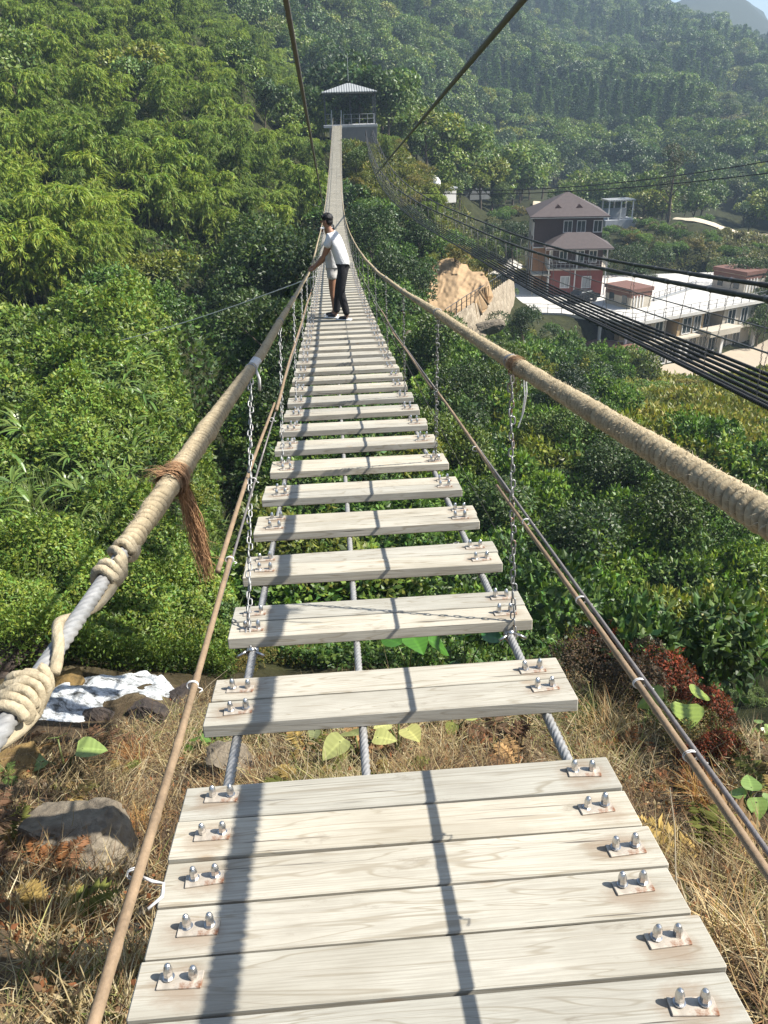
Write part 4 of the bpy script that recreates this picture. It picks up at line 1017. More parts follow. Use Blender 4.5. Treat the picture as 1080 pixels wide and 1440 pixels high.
def shoes(J, root):
    for s in 'LR':
        a = J['ank'+s]; f = J['fwd']; B = Sk(); h = B.p(a-f*.03+np.array([0, 0, -.035]), .042); t = B.p(a+f*.17+np.array([0, 0, -.055]), (.040, .024), B.p(a+f*.08+np.array([0, 0, -.045]), (.044, .034), h)); B.p(a+np.array([0, 0, .01]), .046, h)
        o = skin_mesh('shoe', B.v, B.e, B.r, M_SHOE, root)
        m = MB(); c = a+f*.068; m.box((c[0], c[1], a[2]-.074), (.285, .088, .022), rot=rotz(math.atan2(f[1], f[0])), bev=.009); m.build('sole', M_SOLE, o)
shoes(J, MAN)
def head_bits(J, root, hairm, face, cap=False, k=1.0):
    c = J['skull1']; f = face/np.linalg.norm(face); l = np.cross([0, 0, 1.0], f)
    Rm = np.stack([f, l, [0, 0, 1.0]], 1)
    # face: nose, brows, eyes, mouth, ears
    m = MB(); m.sphere(c+f*.098+np.array([0, 0, -.022]), (.017, .012, .020), 8, 6, rot=Rm); m.build('nose', M_SKIN, root, smooth=True)
    for q in (-1, 1):
        m = MB(); m.sphere(c+f*.084+l*q*.032+np.array([0, 0, .006]), (.010, .014, .008), 8, 6, rot=Rm); m.build('eye', M_HAIR, root, smooth=True)
        m = MB(); m.sphere(c+l*q*.080-f*.006+np.array([0, 0, -.012]), (.018, .010, .030), 8, 6, rot=Rm); m.build('ear', M_SKIN, root, smooth=True)
    m = MB(); m.sphere(c+f*.083+np.array([0, 0, -.062]), (.010, .024, .006), 8, 6, rot=Rm); m.build('mouth', m_plain('lips', (.30, .10, .08), .6), root, smooth=True)
    m = MB(); rg = np.random.default_rng(3)
    m.sphere(c-f*.022+np.array([0, 0, .040]), (.094, .084, .080), 22, 16, rot=Rm); V = m.v[0]
    d = V-(c-f*.022+np.array([0, 0, .040])); m.v[0] = V + d*(rg.random((len(V), 1))-.5)*.22
    m.sphere(c-f*.052+np.array([0, 0, -.022]), (.058, .074, .062), 16, 12, rot=Rm)
    if not cap:
        for q in range(16):
            a = rg.uniform(-1.0, 1.0); b0 = c+f*math.cos(a)*.070+l*math.sin(a)*.078+np.array([0, 0, .085]); m.tube([b0, b0+f*math.cos(a)*.010+l*math.sin(a)*.010-np.array([0, 0, .022]), b0+f*math.cos(a)*.010+l*math.sin(a)*.012-np.array([0, 0, .040])], [.012, .009, .003], 5)
    h = m.build('hair', hairm, root, smooth=True)
    return Rm, f, l, c
head_bits(J, MAN, M_HAIR, np.array([-.93, .30, 0]))

# companion: stands behind the man, mostly hidden: bare legs, pale shorts, visor
s1 = 12.45; p1 = at(s1); CO = tag(empty('person', (xc-.145, s1, p1[2]-.02)), 'person in pale shorts with bare legs, almost hidden behind the man in black trousers', 'person')
f_ = np.array([-.95, .30, 0]); f_ /= np.linalg.norm(f_)
CO.scale = (PK*.98,)*3; rail = (railL(s1) - np.array([xc-.135, s1, p1[2]]))/(PK*.98)
J = dict(fwd=f_, pelvis=Wp(.06, 0, .86), waist=Wp(.05, 0, 1.03), chest=Wp(.045, .0, 1.22), neckbase=Wp(.04, .01, 1.37), neck=Wp(.035, .01, 1.42), skull0=Wp(.03, .01, 1.475), skull1=Wp(.02, .01, 1.545), skull2=Wp(.02, .01, 1.60),
         shoL=Wp(.03, -.15, 1.31), shoR=Wp(.06, .15, 1.31), hipL=Wp(.05, -.08, .84), kneL=Wp(.035, -.08, .46), ankL=Wp(.06, -.08, .085), hipR=Wp(.06, .08, .84), kneR=Wp(.045, .09, .46), ankR=Wp(.05, .09, .085))
for s, dy in (('L', .02), ('R', .26)):
    J['hand'+s] = rail+np.array([-.02, dy, .03]); J['wri'+s] = rail+np.array([.085, dy, .060]); J['up'+s] = np.array([0, 0, 1.0]); J['elb'+s] = lerp(J['sho'+s], J['wri'+s], .52)+np.array([.03, 0, -.06])
person(CO, J)
clothe(J, CO)
B = Sk(); pel = B.p(J['pelvis']+np.array([0, 0, .11]), (.112, .105))
for s in 'LR':
    h = B.p(J['hip'+s]+np.array([0, 0, -.05]), .100, pel); B.p(lerp(J['hip'+s], J['kne'+s], .40), .098, B.p(lerp(J['hip'+s], J['kne'+s], .2), .10, h))
skin_mesh('shorts', B.v, B.e, B.r, M_SHORT, CO)
shoes(J, CO)
Rm, f, l, c = head_bits(J, CO, M_HAIR, np.array([-1, .1, 0]), cap=True)
m = MB(); m.lathe([(.099, .0), (.100, .018), (.097, .020)], tuple(c-f*.01+np.array([0, 0, .030])), 18); CP = m.build('cap_band', M_WHITE, CO, smooth=True)
m = MB(); a = np.linspace(-1.1, 1.1, 11); V = [c-f*.01+np.array([0, 0, .036])+f*math.cos(t)*.098+l*math.sin(t)*.098 for t in a]+[c-f*.01+np.array([0, 0, .026])+f*(math.cos(t)*.10+.050*math.cos(t))+l*math.sin(t)*.10 for t in a]
V = V+[v+np.array([0, 0, .006]) for v in V]; n = len(a)
m.add(V, np.array([(i, i+1, n+i+1, n+i) for i in range(n-1)]+[(2*n+i, 3*n+i, 3*n+i+1, 2*n+i+1) for i in range(n-1)]+[(n+i, n+i+1, 3*n+i+1, 3*n+i) for i in range(n-1)])); m.build('visor', M_WHITE, CP)
# ------------------------------------------------------------------ vegetation
def unit(v): return v/(np.linalg.norm(v, axis=-1, keepdims=True)+1e-9)
def add_leaves(m, P, D, N, L, W, col, fold=.12, droop=0.0):
    """rhombic leaves: base P, direction D, facing N"""
    P = np.asarray(P); n = len(P); D = unit(D); S = unit(np.cross(D, N)); N2 = np.cross(S, D)
    L = np.broadcast_to(L, (n,))[:, None]; W = np.broadcast_to(W, (n,))[:, None]
    dz = np.array([0, 0, -1.0])*droop
    V = np.stack([P, P+D*L*.45+S*W*.5-N2*W*fold, P+D*L+dz*L, P+D*L*.45-S*W*.5-N2*W*fold], 1).reshape(-1, 3)
    F = np.arange(4*n).reshape(n, 4); c = np.repeat(np.asarray(col), 4, 0) if np.ndim(col) == 2 else col
    m.add(V, F, c)
def vary(base, n, rg, v=.25, yel=.15):
    k = np.clip(1+rg.normal(0, v, (n, 1)), .35, 1.9); y = rg.normal(0, yel, (n, 1))
    return np.clip(np.array(base)*k*np.concatenate([1+y, np.ones((n, 1)), 1-y*.6], 1), .003, .9)
def rdir(n, rg): return unit(rg.normal(size=(n, 3)))

ML_BAMBOO = m_leaf('bamboo_leaf', trans=.34, vary=.42); ML_TREE = m_leaf('broadleaf_foliage', tint=(1.62, 1.40, 1.05), trans=.24, vary=.52, rough=.45, spec=.35)
ML_SHRUB = m_leaf('shrub_foliage', tint=(1.30, 1.28, .98), trans=.28, vary=.30, rough=.45, spec=.35); ML_STRAP = m_leaf('strap_leaf', trans=.30, vary=.2, rough=.35, spec=.5)
ML_GRASS = m_leaf('dry_grass_blade', trans=.25, vary=.1, rough=.8, spec=.1); ML_RED = m_leaf('autumn_leaf', trans=.3, vary=.2, rough=.6)
M_BARK = m_plain('grey_brown_bark', (.11, .085, .06), .95, 0, .35, 5, .6)
M_CULM = m_plain('green_culm', (.17, .17, .055), .5, 0, .3, 3, .1)

def bamboo_mesh(seed):
    rg = np.random.default_rng(seed); st = MB(); lf = MB()
    for c in range(4):
        a = c*1.57+rg.uniform(-.5, .5); lean = rg.uniform(.9, 2.0); h = rg.uniform(5.2, 7.2); d = np.array([math.cos(a), math.sin(a), 0]); b0 = np.array([rg.normal(0, .5), rg.normal(0, .5), 0])
        t = np.linspace(0, 1, 16); P = b0+d*(lean*t**2.6)[:, None]+np.array([0, 0, 1.0])*(h*(t-.30*t**4))[:, None]
        st.tube(P, .05*(1-.9*t)+.006, 5, col=(.5, .5, .5))
        nb = 70
        for k in range(nb):
            q = .22+.78*(k+rg.random())/nb; o = np.array([np.interp(q, t, P[:, i]) for i in range(3)]); a2 = rg.uniform(0, 6.28); Lb = rg.uniform(.65, 1.45)*(1.15-.50*q)
            dd = unit(np.array([math.cos(a2), math.sin(a2), rg.uniform(.15, .8)])+d*.35*q); n = 18
            u = np.sort(rg.uniform(.2, 1, n)); B = o+dd*(Lb*u)[:, None]-np.array([0, 0, 1.0])*(Lb*.62*u**2)[:, None]
            tang = unit(dd-np.array([0, 0, 1.24])*u[:, None]); D = unit(tang+rg.normal(0, .5, (n, 3))+np.array([0, 0, -.35])); N = unit(np.array([0, 0, 1.0])+rg.normal(0, .35, (n, 3)))
            tone = .75+.4*q
            add_leaves(lf, B, D, N, rg.uniform(.22, .40, n), rg.uniform(.055, .085, n), vary(np.array([.175, .240, .040])*tone, n, rg, .18, .12), droop=.15)
    m = MB(); m.v = st.v+lf.v; m.f = st.f+[f+st.n for f in lf.f]; m.c = st.c+lf.c; m.n = st.n+lf.n
    me = m.mesh('bamboo', [ML_BAMBOO, M_CULM]); ns = sum(len(f) for f in st.f); mi = np.zeros(len(me.polygons), np.int32); mi[:ns] = 1; me.polygons.foreach_set('material_index', mi); return me

def crown_pts(rg, lobes, n):
    k = rg.choice(len(lobes), n, p=np.array([l[1][0]*l[1][1]+l[1][2]**2 for l in lobes])/sum(l[1][0]*l[1][1]+l[1][2]**2 for l in lobes))
    C = np.array([l[0] for l in lobes])[k]; Rr = np.array([l[1] for l in lobes])[k]; d = rdir(n, rg); d[:, 2] = np.where(d[:, 2] < -.35, -d[:, 2], d[:, 2])
    r = 1-np.abs(rg.normal(0, .11, (n, 1))); return C+d*Rr*r, d, k
def broad_crown(rg, rad, h0, h, nl, n, ls, base, lobes=None):
    lobes = lobes or [(np.array([rg.normal(0, rad*.42), rg.normal(0, rad*.42), h0+(h-h0)*rg.uniform(.25, .85)]), np.array([1, 1, .8])*rad*rg.uniform(.36, .62)) for _ in range(nl)]
    P, d, k = crown_pts(rg, lobes, n); m = MB()
    clump = vnoise(P[:, 0]*3+P[:, 2]*2, P[:, 1]*3-P[:, 2], rad*.7)
    keep = clump > -.27; P, d, k, clump = P[keep], d[keep], k[keep], clump[keep]; n = len(P)
    D = unit(rg.normal(0, .9, (n, 3))+d*.5+np.array([0, 0, -.15])); N = unit(d+np.array([0, 0, .5])+rg.normal(0, .5, (n, 3)))
    lt = np.array([rg.uniform(.75, 1.25) for _ in lobes])[k][:, None]
    add_leaves(m, P, D, N, rg.uniform(.75, 1.25, n)*ls, rg.uniform(.5, .75, n)*ls, vary(base, n, rg, .22, .12)*lt)
    return m, lobes
def tree_trunk(rg, h, r, lobes):
    m = MB(); t = np.linspace(0, 1, 8); w = np.cumsum(rg.normal(0, .06, (8, 2)), 0)*h*.3
    P = np.c_[w*t[:, None], -.8+t*(h*.75+.8)]; m.tube(P, r*(1-.7*t), 8)
    for c, rr in lobes[:7]:
        a = P[rg.integers(3, 7)]; mid = (a+c)/2+np.array([0, 0, -.1*h*.3]); m.tube([a, mid, c], [r*.4, r*.25, r*.08], 5)
    return m
def tree_mesh(seed, base, rad=2.7, h=6.5, n=1900, ls=.42, nl=8):
    rg = np.random.default_rng(seed); cr, lobes = broad_crown(rg, rad, h*.22, h, nl, n, ls, base); tr = tree_trunk(rg, h, .16, lobes)
    ns = sum(len(f) for f in tr.f)
    m = MB(); m.v = tr.v+cr.v; m.f = tr.f+[f+tr.n for f in cr.f]; m.c = tr.c+cr.c; m.n = tr.n+cr.n
    me = m.mesh('broadleaf_tree', [ML_TREE, M_BARK]); mi = np.zeros(len(me.polygons), np.int32); mi[:ns] = 1; me.polygons.foreach_set('material_index', mi); return me
def conifer_mesh(seed, base=(.050, .098, .040)):
    rg = np.random.default_rng(seed); m = MB(); h = 8.5; t = np.linspace(0, 1, 6); m.tube(np.c_[t*0, t*0, -1+t*(h+.6)], .13*(1-.85*t), 6); ns = sum(len(f) for f in m.f)
    for k in range(26):
        z = 1.4+(h-1.2)*k/26; R0 = 1.7*(1-k/28)**.8*rg.uniform(.7, 1.15); nb = 7
        for b in range(nb):
            a = rg.uniform(0, 6.28); dd = np.array([math.cos(a), math.sin(a), rg.uniform(-.15, .3)]); n = 9; u = rg.uniform(.15, 1, n); B = np.array([0, 0, z])+dd*(R0*u)[:, None]
            add_leaves(m, B, unit(dd+rg.normal(0, .5, (n, 3))), unit(np.array([0, 0, 1])+rg.normal(0, .4, (n, 3))), .42, .20, vary(base, n, rg, .25, .1))
    me = m.mesh('pine_tree', [ML_TREE, M_BARK]); mi = np.zeros(len(me.polygons), np.int32); mi[:ns] = 1; me.polygons.foreach_set('material_index', mi); return me
def shrub_mesh(seed, base, n=3200, ls=.105, nl=10, flat=.75, name='shrub', mat=None, top=None):
    rg = np.random.default_rng(seed)
    lobes = [(np.array([rg.normal(0, .48), rg.normal(0, .48), rg.uniform(.15, .8)*flat]), np.array([1, 1, .85])*rg.uniform(.28, .52)) for _ in range(nl)]
    P, d, k = crown_pts(rg, lobes, n); m = MB()
    for c, rr in lobes[:6]: m.tube([np.array([0, 0, -.5]), c*.5, c], [.03, .02, .006], 4, col=(.1, .08, .05))
    cl = vnoise(P[:, 0]*2+P[:, 2], P[:, 1]*2-P[:, 2], .35); kp = cl > -.28; P, d, k = P[kp], d[kp], k[kp]; n = len(P)
    D = unit(rg.normal(0, .8, (n, 3))+d*.6+np.array([0, 0, -.1])); N = unit(d+np.array([0, 0, .6])+rg.normal(0, .45, (n, 3)))
    lt = np.array([rg.uniform(.7, 1.3) for _ in lobes])[k][:, None]
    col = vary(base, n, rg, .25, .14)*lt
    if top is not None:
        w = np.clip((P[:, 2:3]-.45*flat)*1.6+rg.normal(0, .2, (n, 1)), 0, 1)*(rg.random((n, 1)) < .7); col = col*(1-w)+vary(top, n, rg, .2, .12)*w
    add_leaves(m, P, D, N, rg.uniform(.7, 1.3, n)*ls, rg.uniform(.45, .7, n)*ls, col)
    # loose shoots so that the outline is not a ball
    for q in range(26):
        c, rr = lobes[rg.integers(nl)]; dd = unit(rg.normal(0, 1, 3)+np.array([0, 0, .7])); o = c+dd*rr*.8; L = rg.uniform(.15, .42); nn = 14; u = np.linspace(.1, 1, nn)
        B = o+dd*(L*u)[:, None]-np.array([0, 0, 1])*(L*.3*u**2)[:, None]
        add_leaves(m, B, unit(rg.normal(0, 1, (nn, 3))+dd*.6), unit(rg.normal(0, .5, (nn, 3))+np.array([0, 0, 1])), ls*.95, ls*.5, vary(base if top is None else top, nn, rg, .2, .12))
    return m.mesh(name, mat or ML_SHRUB)
def ribbon(m, P, w, N, col):
    P = np.asarray(P); n = len(P); T = np.gradient(P, axis=0); S = unit(np.cross(T, N)); w = np.asarray(w)[:, None]
    V = np.concatenate([P-S*w+np.array([0, 0, .25])*w, P, P+S*w+np.array([0, 0, .25])*w]); i = np.arange(n-1)
    m.add(V, np.concatenate([np.stack([i, i+1, n+i+1, n+i], 1), np.stack([n+i, n+i+1, 2*n+i+1, 2*n+i], 1)]), col)
def strap_mesh(seed, n=15, L=(.42, .85), W=.036, base=(.12, .20, .042), up=.9, name='strap_leaf_plant'):
    rg = np.random.default_rng(seed); m = MB(); h = .35; m.tube([(0, 0, -.3), (0, 0, h)], .02, 5, col=(.08, .09, .03))
    for k in range(n):
        a = k*2.4+rg.normal(0, .3); l = rg.uniform(*L); e = rg.uniform(.15, up); t = np.linspace(0, 1, 7); dd = np.array([math.cos(a), math.sin(a), 0])
        P = np.array([0, 0, h*rg.uniform(.2, 1)])+dd*(l*np.cos(e)*t)[:, None]+np.array([0, 0, 1.0])*(l*(np.sin(e)*t*1.2-.45*t**2.2))[:, None]
        ribbon(m, P, W*np.array([.35, .75, 1, 1, .85, .5, .05])*rg.uniform(.8, 1.2), np.array([0, 0, 1.0])+dd*.1, np.clip(np.array(base)*rg.uniform(.7, 1.35)*np.array([rg.uniform(.85, 1.3), 1, 1]), 0, 1))
    return m.mesh(name, ML_STRAP)
def tuft_mesh(seed, n=70, L=(.35, .8), W=.007, cols=((.12, .17, .04),), name='grass_tuft', mat=None, spread=1.0):
    rg = np.random.default_rng(seed); m = MB()
    for k in range(n):
        a = rg.uniform(0, 6.28); l = rg.uniform(*L); e = rg.uniform(.3, 1.4); t = np.linspace(0, 1, 6); dd = np.array([math.cos(a), math.sin(a), 0]); b0 = np.array([rg.normal(0, .06), rg.normal(0, .06), 0])*spread
        P = b0+dd*(l*np.cos(e)*t)[:, None]+np.array([0, 0, 1.0])*(l*(np.sin(e)*t-.5*t**2*np.cos(e)))[:, None]
        ribbon(m, P, W*np.array([.8, 1, 1, .8, .5, .05]), np.array([0, 0, 1.0])+dd*.3, np.clip(np.array(cols[rg.integers(len(cols))])*rg.uniform(.7, 1.3), 0, 1))
    return m.mesh(name, mat or ML_STRAP)
def taro_parts(seed, nl=4, size=.34, base=(.20, .27, .06), hgt=.45):
    """broad heart-shaped leaves on stalks: returns [(stalk mesh, leaf mesh)]"""
    rg = np.random.default_rng(seed); out = []
    for k in range(nl):
        a = k*6.28/nl+rg.normal(0, .35); r = rg.uniform(.12, .32)*size/.3; h = hgt*rg.uniform(.7, 1.2); s = size*rg.uniform(.75, 1.1); dd = np.array([math.cos(a), math.sin(a), 0]); tip = dd*r+np.array([0, 0, h])
        st = MB(); st.tube([(0, 0, -.1), dd*r*.4+np.array([0, 0, h*.6]), tip], [.012, .009, .007], 6, col=(.14, .17, .06))
        # leaf grid: u along the midrib, v across, wavy edge, creased midrib, sagging tip
        nu, nv = 14, 11; u = np.linspace(0, 1, nu); v = np.linspace(-1, 1, nv); hw = s*.62*np.sin(np.pi*np.clip(u*.93+.07, 0, 1)**.62)**.8; hw[-1] = .002
        S = np.array([-dd[1], dd[0], 0]); tilt = rg.uniform(-.2, .75); al = dd*math.cos(tilt)-np.array([0, 0, 1])*math.sin(tilt); up = np.cross(al, S); up = up if up[2] > 0 else -up
        V = tip-al*s*.25+al*(u*s*1.25)[:, None, None]+S*(hw[:, None]*v)[..., None]+up*(.16*s*np.abs(v)[None]**1.3*(hw/s)[:, None]+.02*s*np.sin(7*u+k)[:, None]*np.abs(v)-.22*s*(u**2)[:, None]+.012*s*np.cos(u*46)[:, None]*np.abs(v))[..., None]
        i = np.arange(nu-1)[:, None]*nv; j = np.arange(nv-1)[None]
        vein = 1+.35*np.exp(-(v/.06)**2)[None]+.14*np.cos(u*46)[:, None]*np.ones(nv)[None]
        c = np.array(base)*rg.uniform(.8, 1.2)*vein[..., None]
        lf = MB(); lf.add(V.reshape(-1, 3), np.stack([i+j, i+nv+j, i+nv+j+1, i+j+1], -1).reshape(-1, 4), np.clip(c.reshape(-1, 3), 0, 1))
        out.append((st.mesh('stalk', ML_STRAP, True), lf.mesh('leaf', ML_STRAP, True)))
    return out

BAM = [bamboo_mesh(40+k) for k in range(5)]
TREE = [tree_mesh(60+k, b) for k, b in enumerate([(.055, .100, .026), (.075, .125, .030), (.045, .085, .030), (.100, .140, .036), (.060, .108, .038)])]
PINE = [conifer_mesh(80+k) for k in range(3)]
SHD = [shrub_mesh(100+k, b, top=t) for k, (b, t) in enumerate([((.030, .064, .014), (.105, .185, .034)), ((.036, .074, .016), (.125, .200, .036)), ((.026, .055, .016), (.085, .150, .038)), ((.040, .082, .018), (.150, .220, .042)), ((.032, .064, .022), (.095, .155, .055))])]  # top greens brightened to paint sunlit leaf highlights over dark bases
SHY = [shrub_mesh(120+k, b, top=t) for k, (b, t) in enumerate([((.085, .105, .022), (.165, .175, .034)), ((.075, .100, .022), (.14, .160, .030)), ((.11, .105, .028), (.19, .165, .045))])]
SHG = [shrub_mesh(140+k, b, ls=.12, top=t) for k, (b, t) in enumerate([((.075, .085, .045), (.15, .15, .085)), ((.09, .085, .04), (.17, .15, .08))])]   # greyish scrub
STR = [strap_mesh(160+k, n=15+2*k) for k in range(4)]
TUF = [tuft_mesh(170+k, cols=((.14, .19, .05), (.20, .24, .09), (.10, .16, .04))) for k in range(3)]

def inpoly(x, y, poly):
    x = np.asarray(x); y = np.asarray(y); c = np.zeros(x.shape, bool); n = len(poly)
    for i in range(n):
        x0, y0 = poly[i]; x1, y1 = poly[i-1]
        c ^= ((y0 > y) != (y1 > y)) & (x < (x1-x0)*(y-y0)/(y1-y0+1e-12)+x0)
    return c
def scatter(a0, a1, D0, D1, sp, seed, jit=.45):
    """jittered points over a sector seen from the bridge head; sp(D) is the spacing"""
    rg = np.random.default_rng(seed); out = []; D = D0
    while D < D1:
        s = sp(D); n = max(1, int(D*R(a1-a0)/s)); a = np.radians(a0)+(np.arange(n)+.5+rg.uniform(-jit, jit, n))/n*R(a1-a0); d = D+rg.uniform(-jit, jit, n)*s
        out.append(np.stack([CX+d*np.sin(a), d*np.cos(a), d], 1)); D += s
    return np.concatenate(out)
_vis = np.full(2400, -9.0)
def visible(x, y, top, cover, ang):
    """front-to-back horizon test per azimuth so that nothing wholly hidden is planted"""
    d = math.hypot(x-CX, y); a = math.degrees(math.atan2(x-CX, y)); e = (top-CZ)/d; w = math.degrees(ang/d); i0, i1 = int((a-w+60)*20), int((a+w+60)*20)+1
    i0 = max(0, i0); i1 = min(2400, i1)
    if i1 <= i0: return False
    ok = bool((e > _vis[i0:i1]+.003).mean() > .18)
    if ok:
        c = (cover-CZ)/d; i0b, i1b = int((a-w*.7+60)*20), int((a+w*.7+60)*20)+1; _vis[max(0, i0b):min(2400, i1b)] = np.maximum(_vis[max(0, i0b):min(2400, i1b)], c)
    return ok
NOPLANT = [(31, 106, 10), (41, 96, 12.5), (24, 97, 8), (33, 92, 6), (47, 104, 9), (deck_x(SPAN)+1.5, 101.5, 3.6), (40, 84, 6), (50, 88, 6), (22, 102, 5), (20, 97, 5)]
def free(x, y, extra=0):
    for cx, cyy, r in NOPLANT:
        if (x-cx)**2+(y-cyy)**2 < (r+extra)**2: return False
    return True
CNT = {}
SHRUBQ = []; BAMQ = []
def plant(me, x, y, scale, label, cat, group, rg, zoff=0.0, tilt=.08, name=None, sq=None):
    if cat == 'bamboo' and name is None:
        BAMQ.append((float(np.max(scale))/math.hypot(x, y), me, x, y, scale, label, group, zoff, sq)); return
    if cat == 'shrub' and name is None:
        SHRUBQ.append((float(np.max(scale))/math.hypot(x, y), me, x, y, scale, label, group, zoff, sq)); return
    z = ground1(x, y)+zoff; nm = name or me.name.split('.')[0]; k = scale if sq is None else (scale*sq[0], scale*sq[0], scale*sq[1])
    o = put(nm, me, None, (x, y, z), (rg.normal(0, tilt), rg.normal(0, tilt), rg.uniform(0, 6.28)), k); CNT[group] = CNT.get(group, 0)+1
    return tag(o, label, cat, group)

# zones, in picture terms, for the kind of plant that grows there
Z_BAM = [(-400, 452), (30, 446), (120, 425), (205, 402), (245, 360), (330, 352), (400, 372), (452, 330), (458, 190), (440, 150), (400, 95), (330, 40), (300, -60), (200, -200), (-400, -300)]
Z_YEL = [(486, 176), (560, 178), (620, 215), (690, 270), (700, 330), (610, 350), (560, 300), (500, 300), (484, 240)]
Z_BANK = [(600, 372), (635, 352), (690, 378), (705, 400), (640, 452), (600, 470)]
Z_HOLLOW = [(215, 392), (250, 345), (330, 340), (400, 355), (425, 400), (400, 440), (345, 470), (352, 560), (350, 700), (330, 760), (285, 700), (262, 560), (250, 470), (215, 425)]
Z_MEAD = [(835, 560), (900, 525), (1000, 535), (1300, 470), (1300, 700), (1080, 690), (960, 640), (880, 600)]
Z_FIELD = [(880, 330), (1300, 330), (1300, 470), (1080, 470), (1060, 400), (880, 372)]
Z_LEFT = [(-400, 452), (30, 446), (150, 428), (205, 415), (245, 480), (260, 560), (300, 640), (315, 760), (340, 900), (330, 962), (-400, 980)]

rg = np.random.default_rng(77)
cand = []
for x, y, d in scatter(-34, 32, 8.2, 112, lambda D: .85+D*.028, 5):
    if not free(x, y, .6): continue
    z = ground1(x, y); px, py = pix((x, y, z)); 
    if px < -160 or px > 1240: continue
    cand.append((d, x, y, z, px, py))
cand.sort()
for d, x, y, z, px, py in cand:
    P = (px, py); one = lambda Zp: bool(inpoly(np.array([px]), np.array([py]), Zp)[0])
    if abs(x-deck_x(max(0, min(y, SPAN)))) < 2.2 and z > deck_z(min(y, SPAN))-3.2 and y < 97: continue
    if one(Z_BAM):
        if d < 38 or rg.random() > min(1, (1.35+d*.030)**2/8.0): continue
        if vnoise(x, y, 9.0) > .34:
            s = rg.uniform(.7, 1.1)
            if visible(x, y, z+6*s, z+4*s, 1.5): plant(TREE[rg.integers(5)], x, y, s, 'dark broadleaf tree standing among the bamboos on the left hillside', 'tree', 'dark trees among the bamboos', rg, -.3)
            continue
        s = rg.uniform(.62, 1.22)
        if not visible(x, y, z+7.2*s, z+4.2*s, 1.3): continue
        lab = ('feathery yellow green bamboo on the hillside at far left' if px < 150 else 'feathery green bamboo above the dark hollow left of the footbridge' if px < 330 else 'pale green bamboo crowding the left side of the distant footbridge')
        plant(BAM[rg.integers(5)], x, y, s, lab, 'bamboo', 'bamboos ' + ('at far left' if px < 150 else 'above the hollow' if px < 330 else 'beside the bridge'), rg, -.4)
    elif one(Z_LEFT): continue
    elif one(Z_HOLLOW) and rg.random() < .88: continue
    elif one(Z_BANK): continue
    elif one(Z_MEAD):
        if rg.random() < .62: continue
        s = rg.uniform(.5, 1.0)*(.8+d*.008)
        if not visible(x, y, z+s, z+.6*s, s): continue
        plant((SHY+SHD[:2])[rg.integers(5)], x, y, s, 'low yellowish bush on the sunny slope below the hotel', 'bush', 'bushes on the sunny slope', rg, -.1, name='bush', sq=(1.2, .8))
    elif one(Z_FIELD):
        if rg.random() < .45: continue
        s = rg.uniform(.9, 1.7)
        if not visible(x, y, z+s*1.1, z+.7*s, s): continue
        plant((SHG+SHD[:2]+SHY[:1])[rg.integers(5)], x, y, s, 'grey green scrub bush on the old field terraces behind the hotel', 'bush', 'bushes on the field terraces', rg, -.1, name='bush')
    elif one(Z_YEL):
        s = rg.uniform(1.0, 1.8)
        if rg.random() < .25:
            if visible(x, y, z+5, z+3.5, 1.3): plant(BAM[rg.integers(5)], x, y, rg.uniform(.45, .7), 'small yellowish bamboo on the spur below the pavilion', 'bamboo', 'small bamboos below the pavilion', rg, -.3)
        elif visible(x, y, z+s*1.2, z+.7*s, s): plant(SHY[rg.integers(3)], x, y, s, 'yellow green shrub on the spur right of the far footbridge', 'shrub', 'yellow green shrubs on the spur', rg, -.1)
    else:
        if py > (985 if px > 860 else 925 if px > 700 else 905) or d < 8: continue
        right = px > 560
        if rg.random() < .35: continue
        s = rg.uniform(.85, 2.0)*(.8+.012*min(d, 75)); deep = 1.35 if right and py > 520 else 1.0
        if py < 520 and px > 640: s = min(s, 1.3)*.8
        if not visible(x, y, z+1.3*s*deep, z+.75*s*deep, s): continue
        g_ = ('leafy green shrub in the ravine under the boarded footbridge' if 340 < px < 560 else 'dark green vine-covered shrub in the ravine right of the footbridge' if right and d < 28 else 'green shrub on the far side of the ravine below the hotel' if right else 'dark green shrub at the rim of the hollow left of the footbridge')
        plant(SHD[rg.integers(5)] if rg.random() < .9 else SHY[rg.integers(2)], x, y, s, g_, 'shrub', 'shrubs: ' + g_.split(' in ')[-1].split(' on ')[-1].split(' at ')[-1], rg, -.15, sq=(1.0, deep))

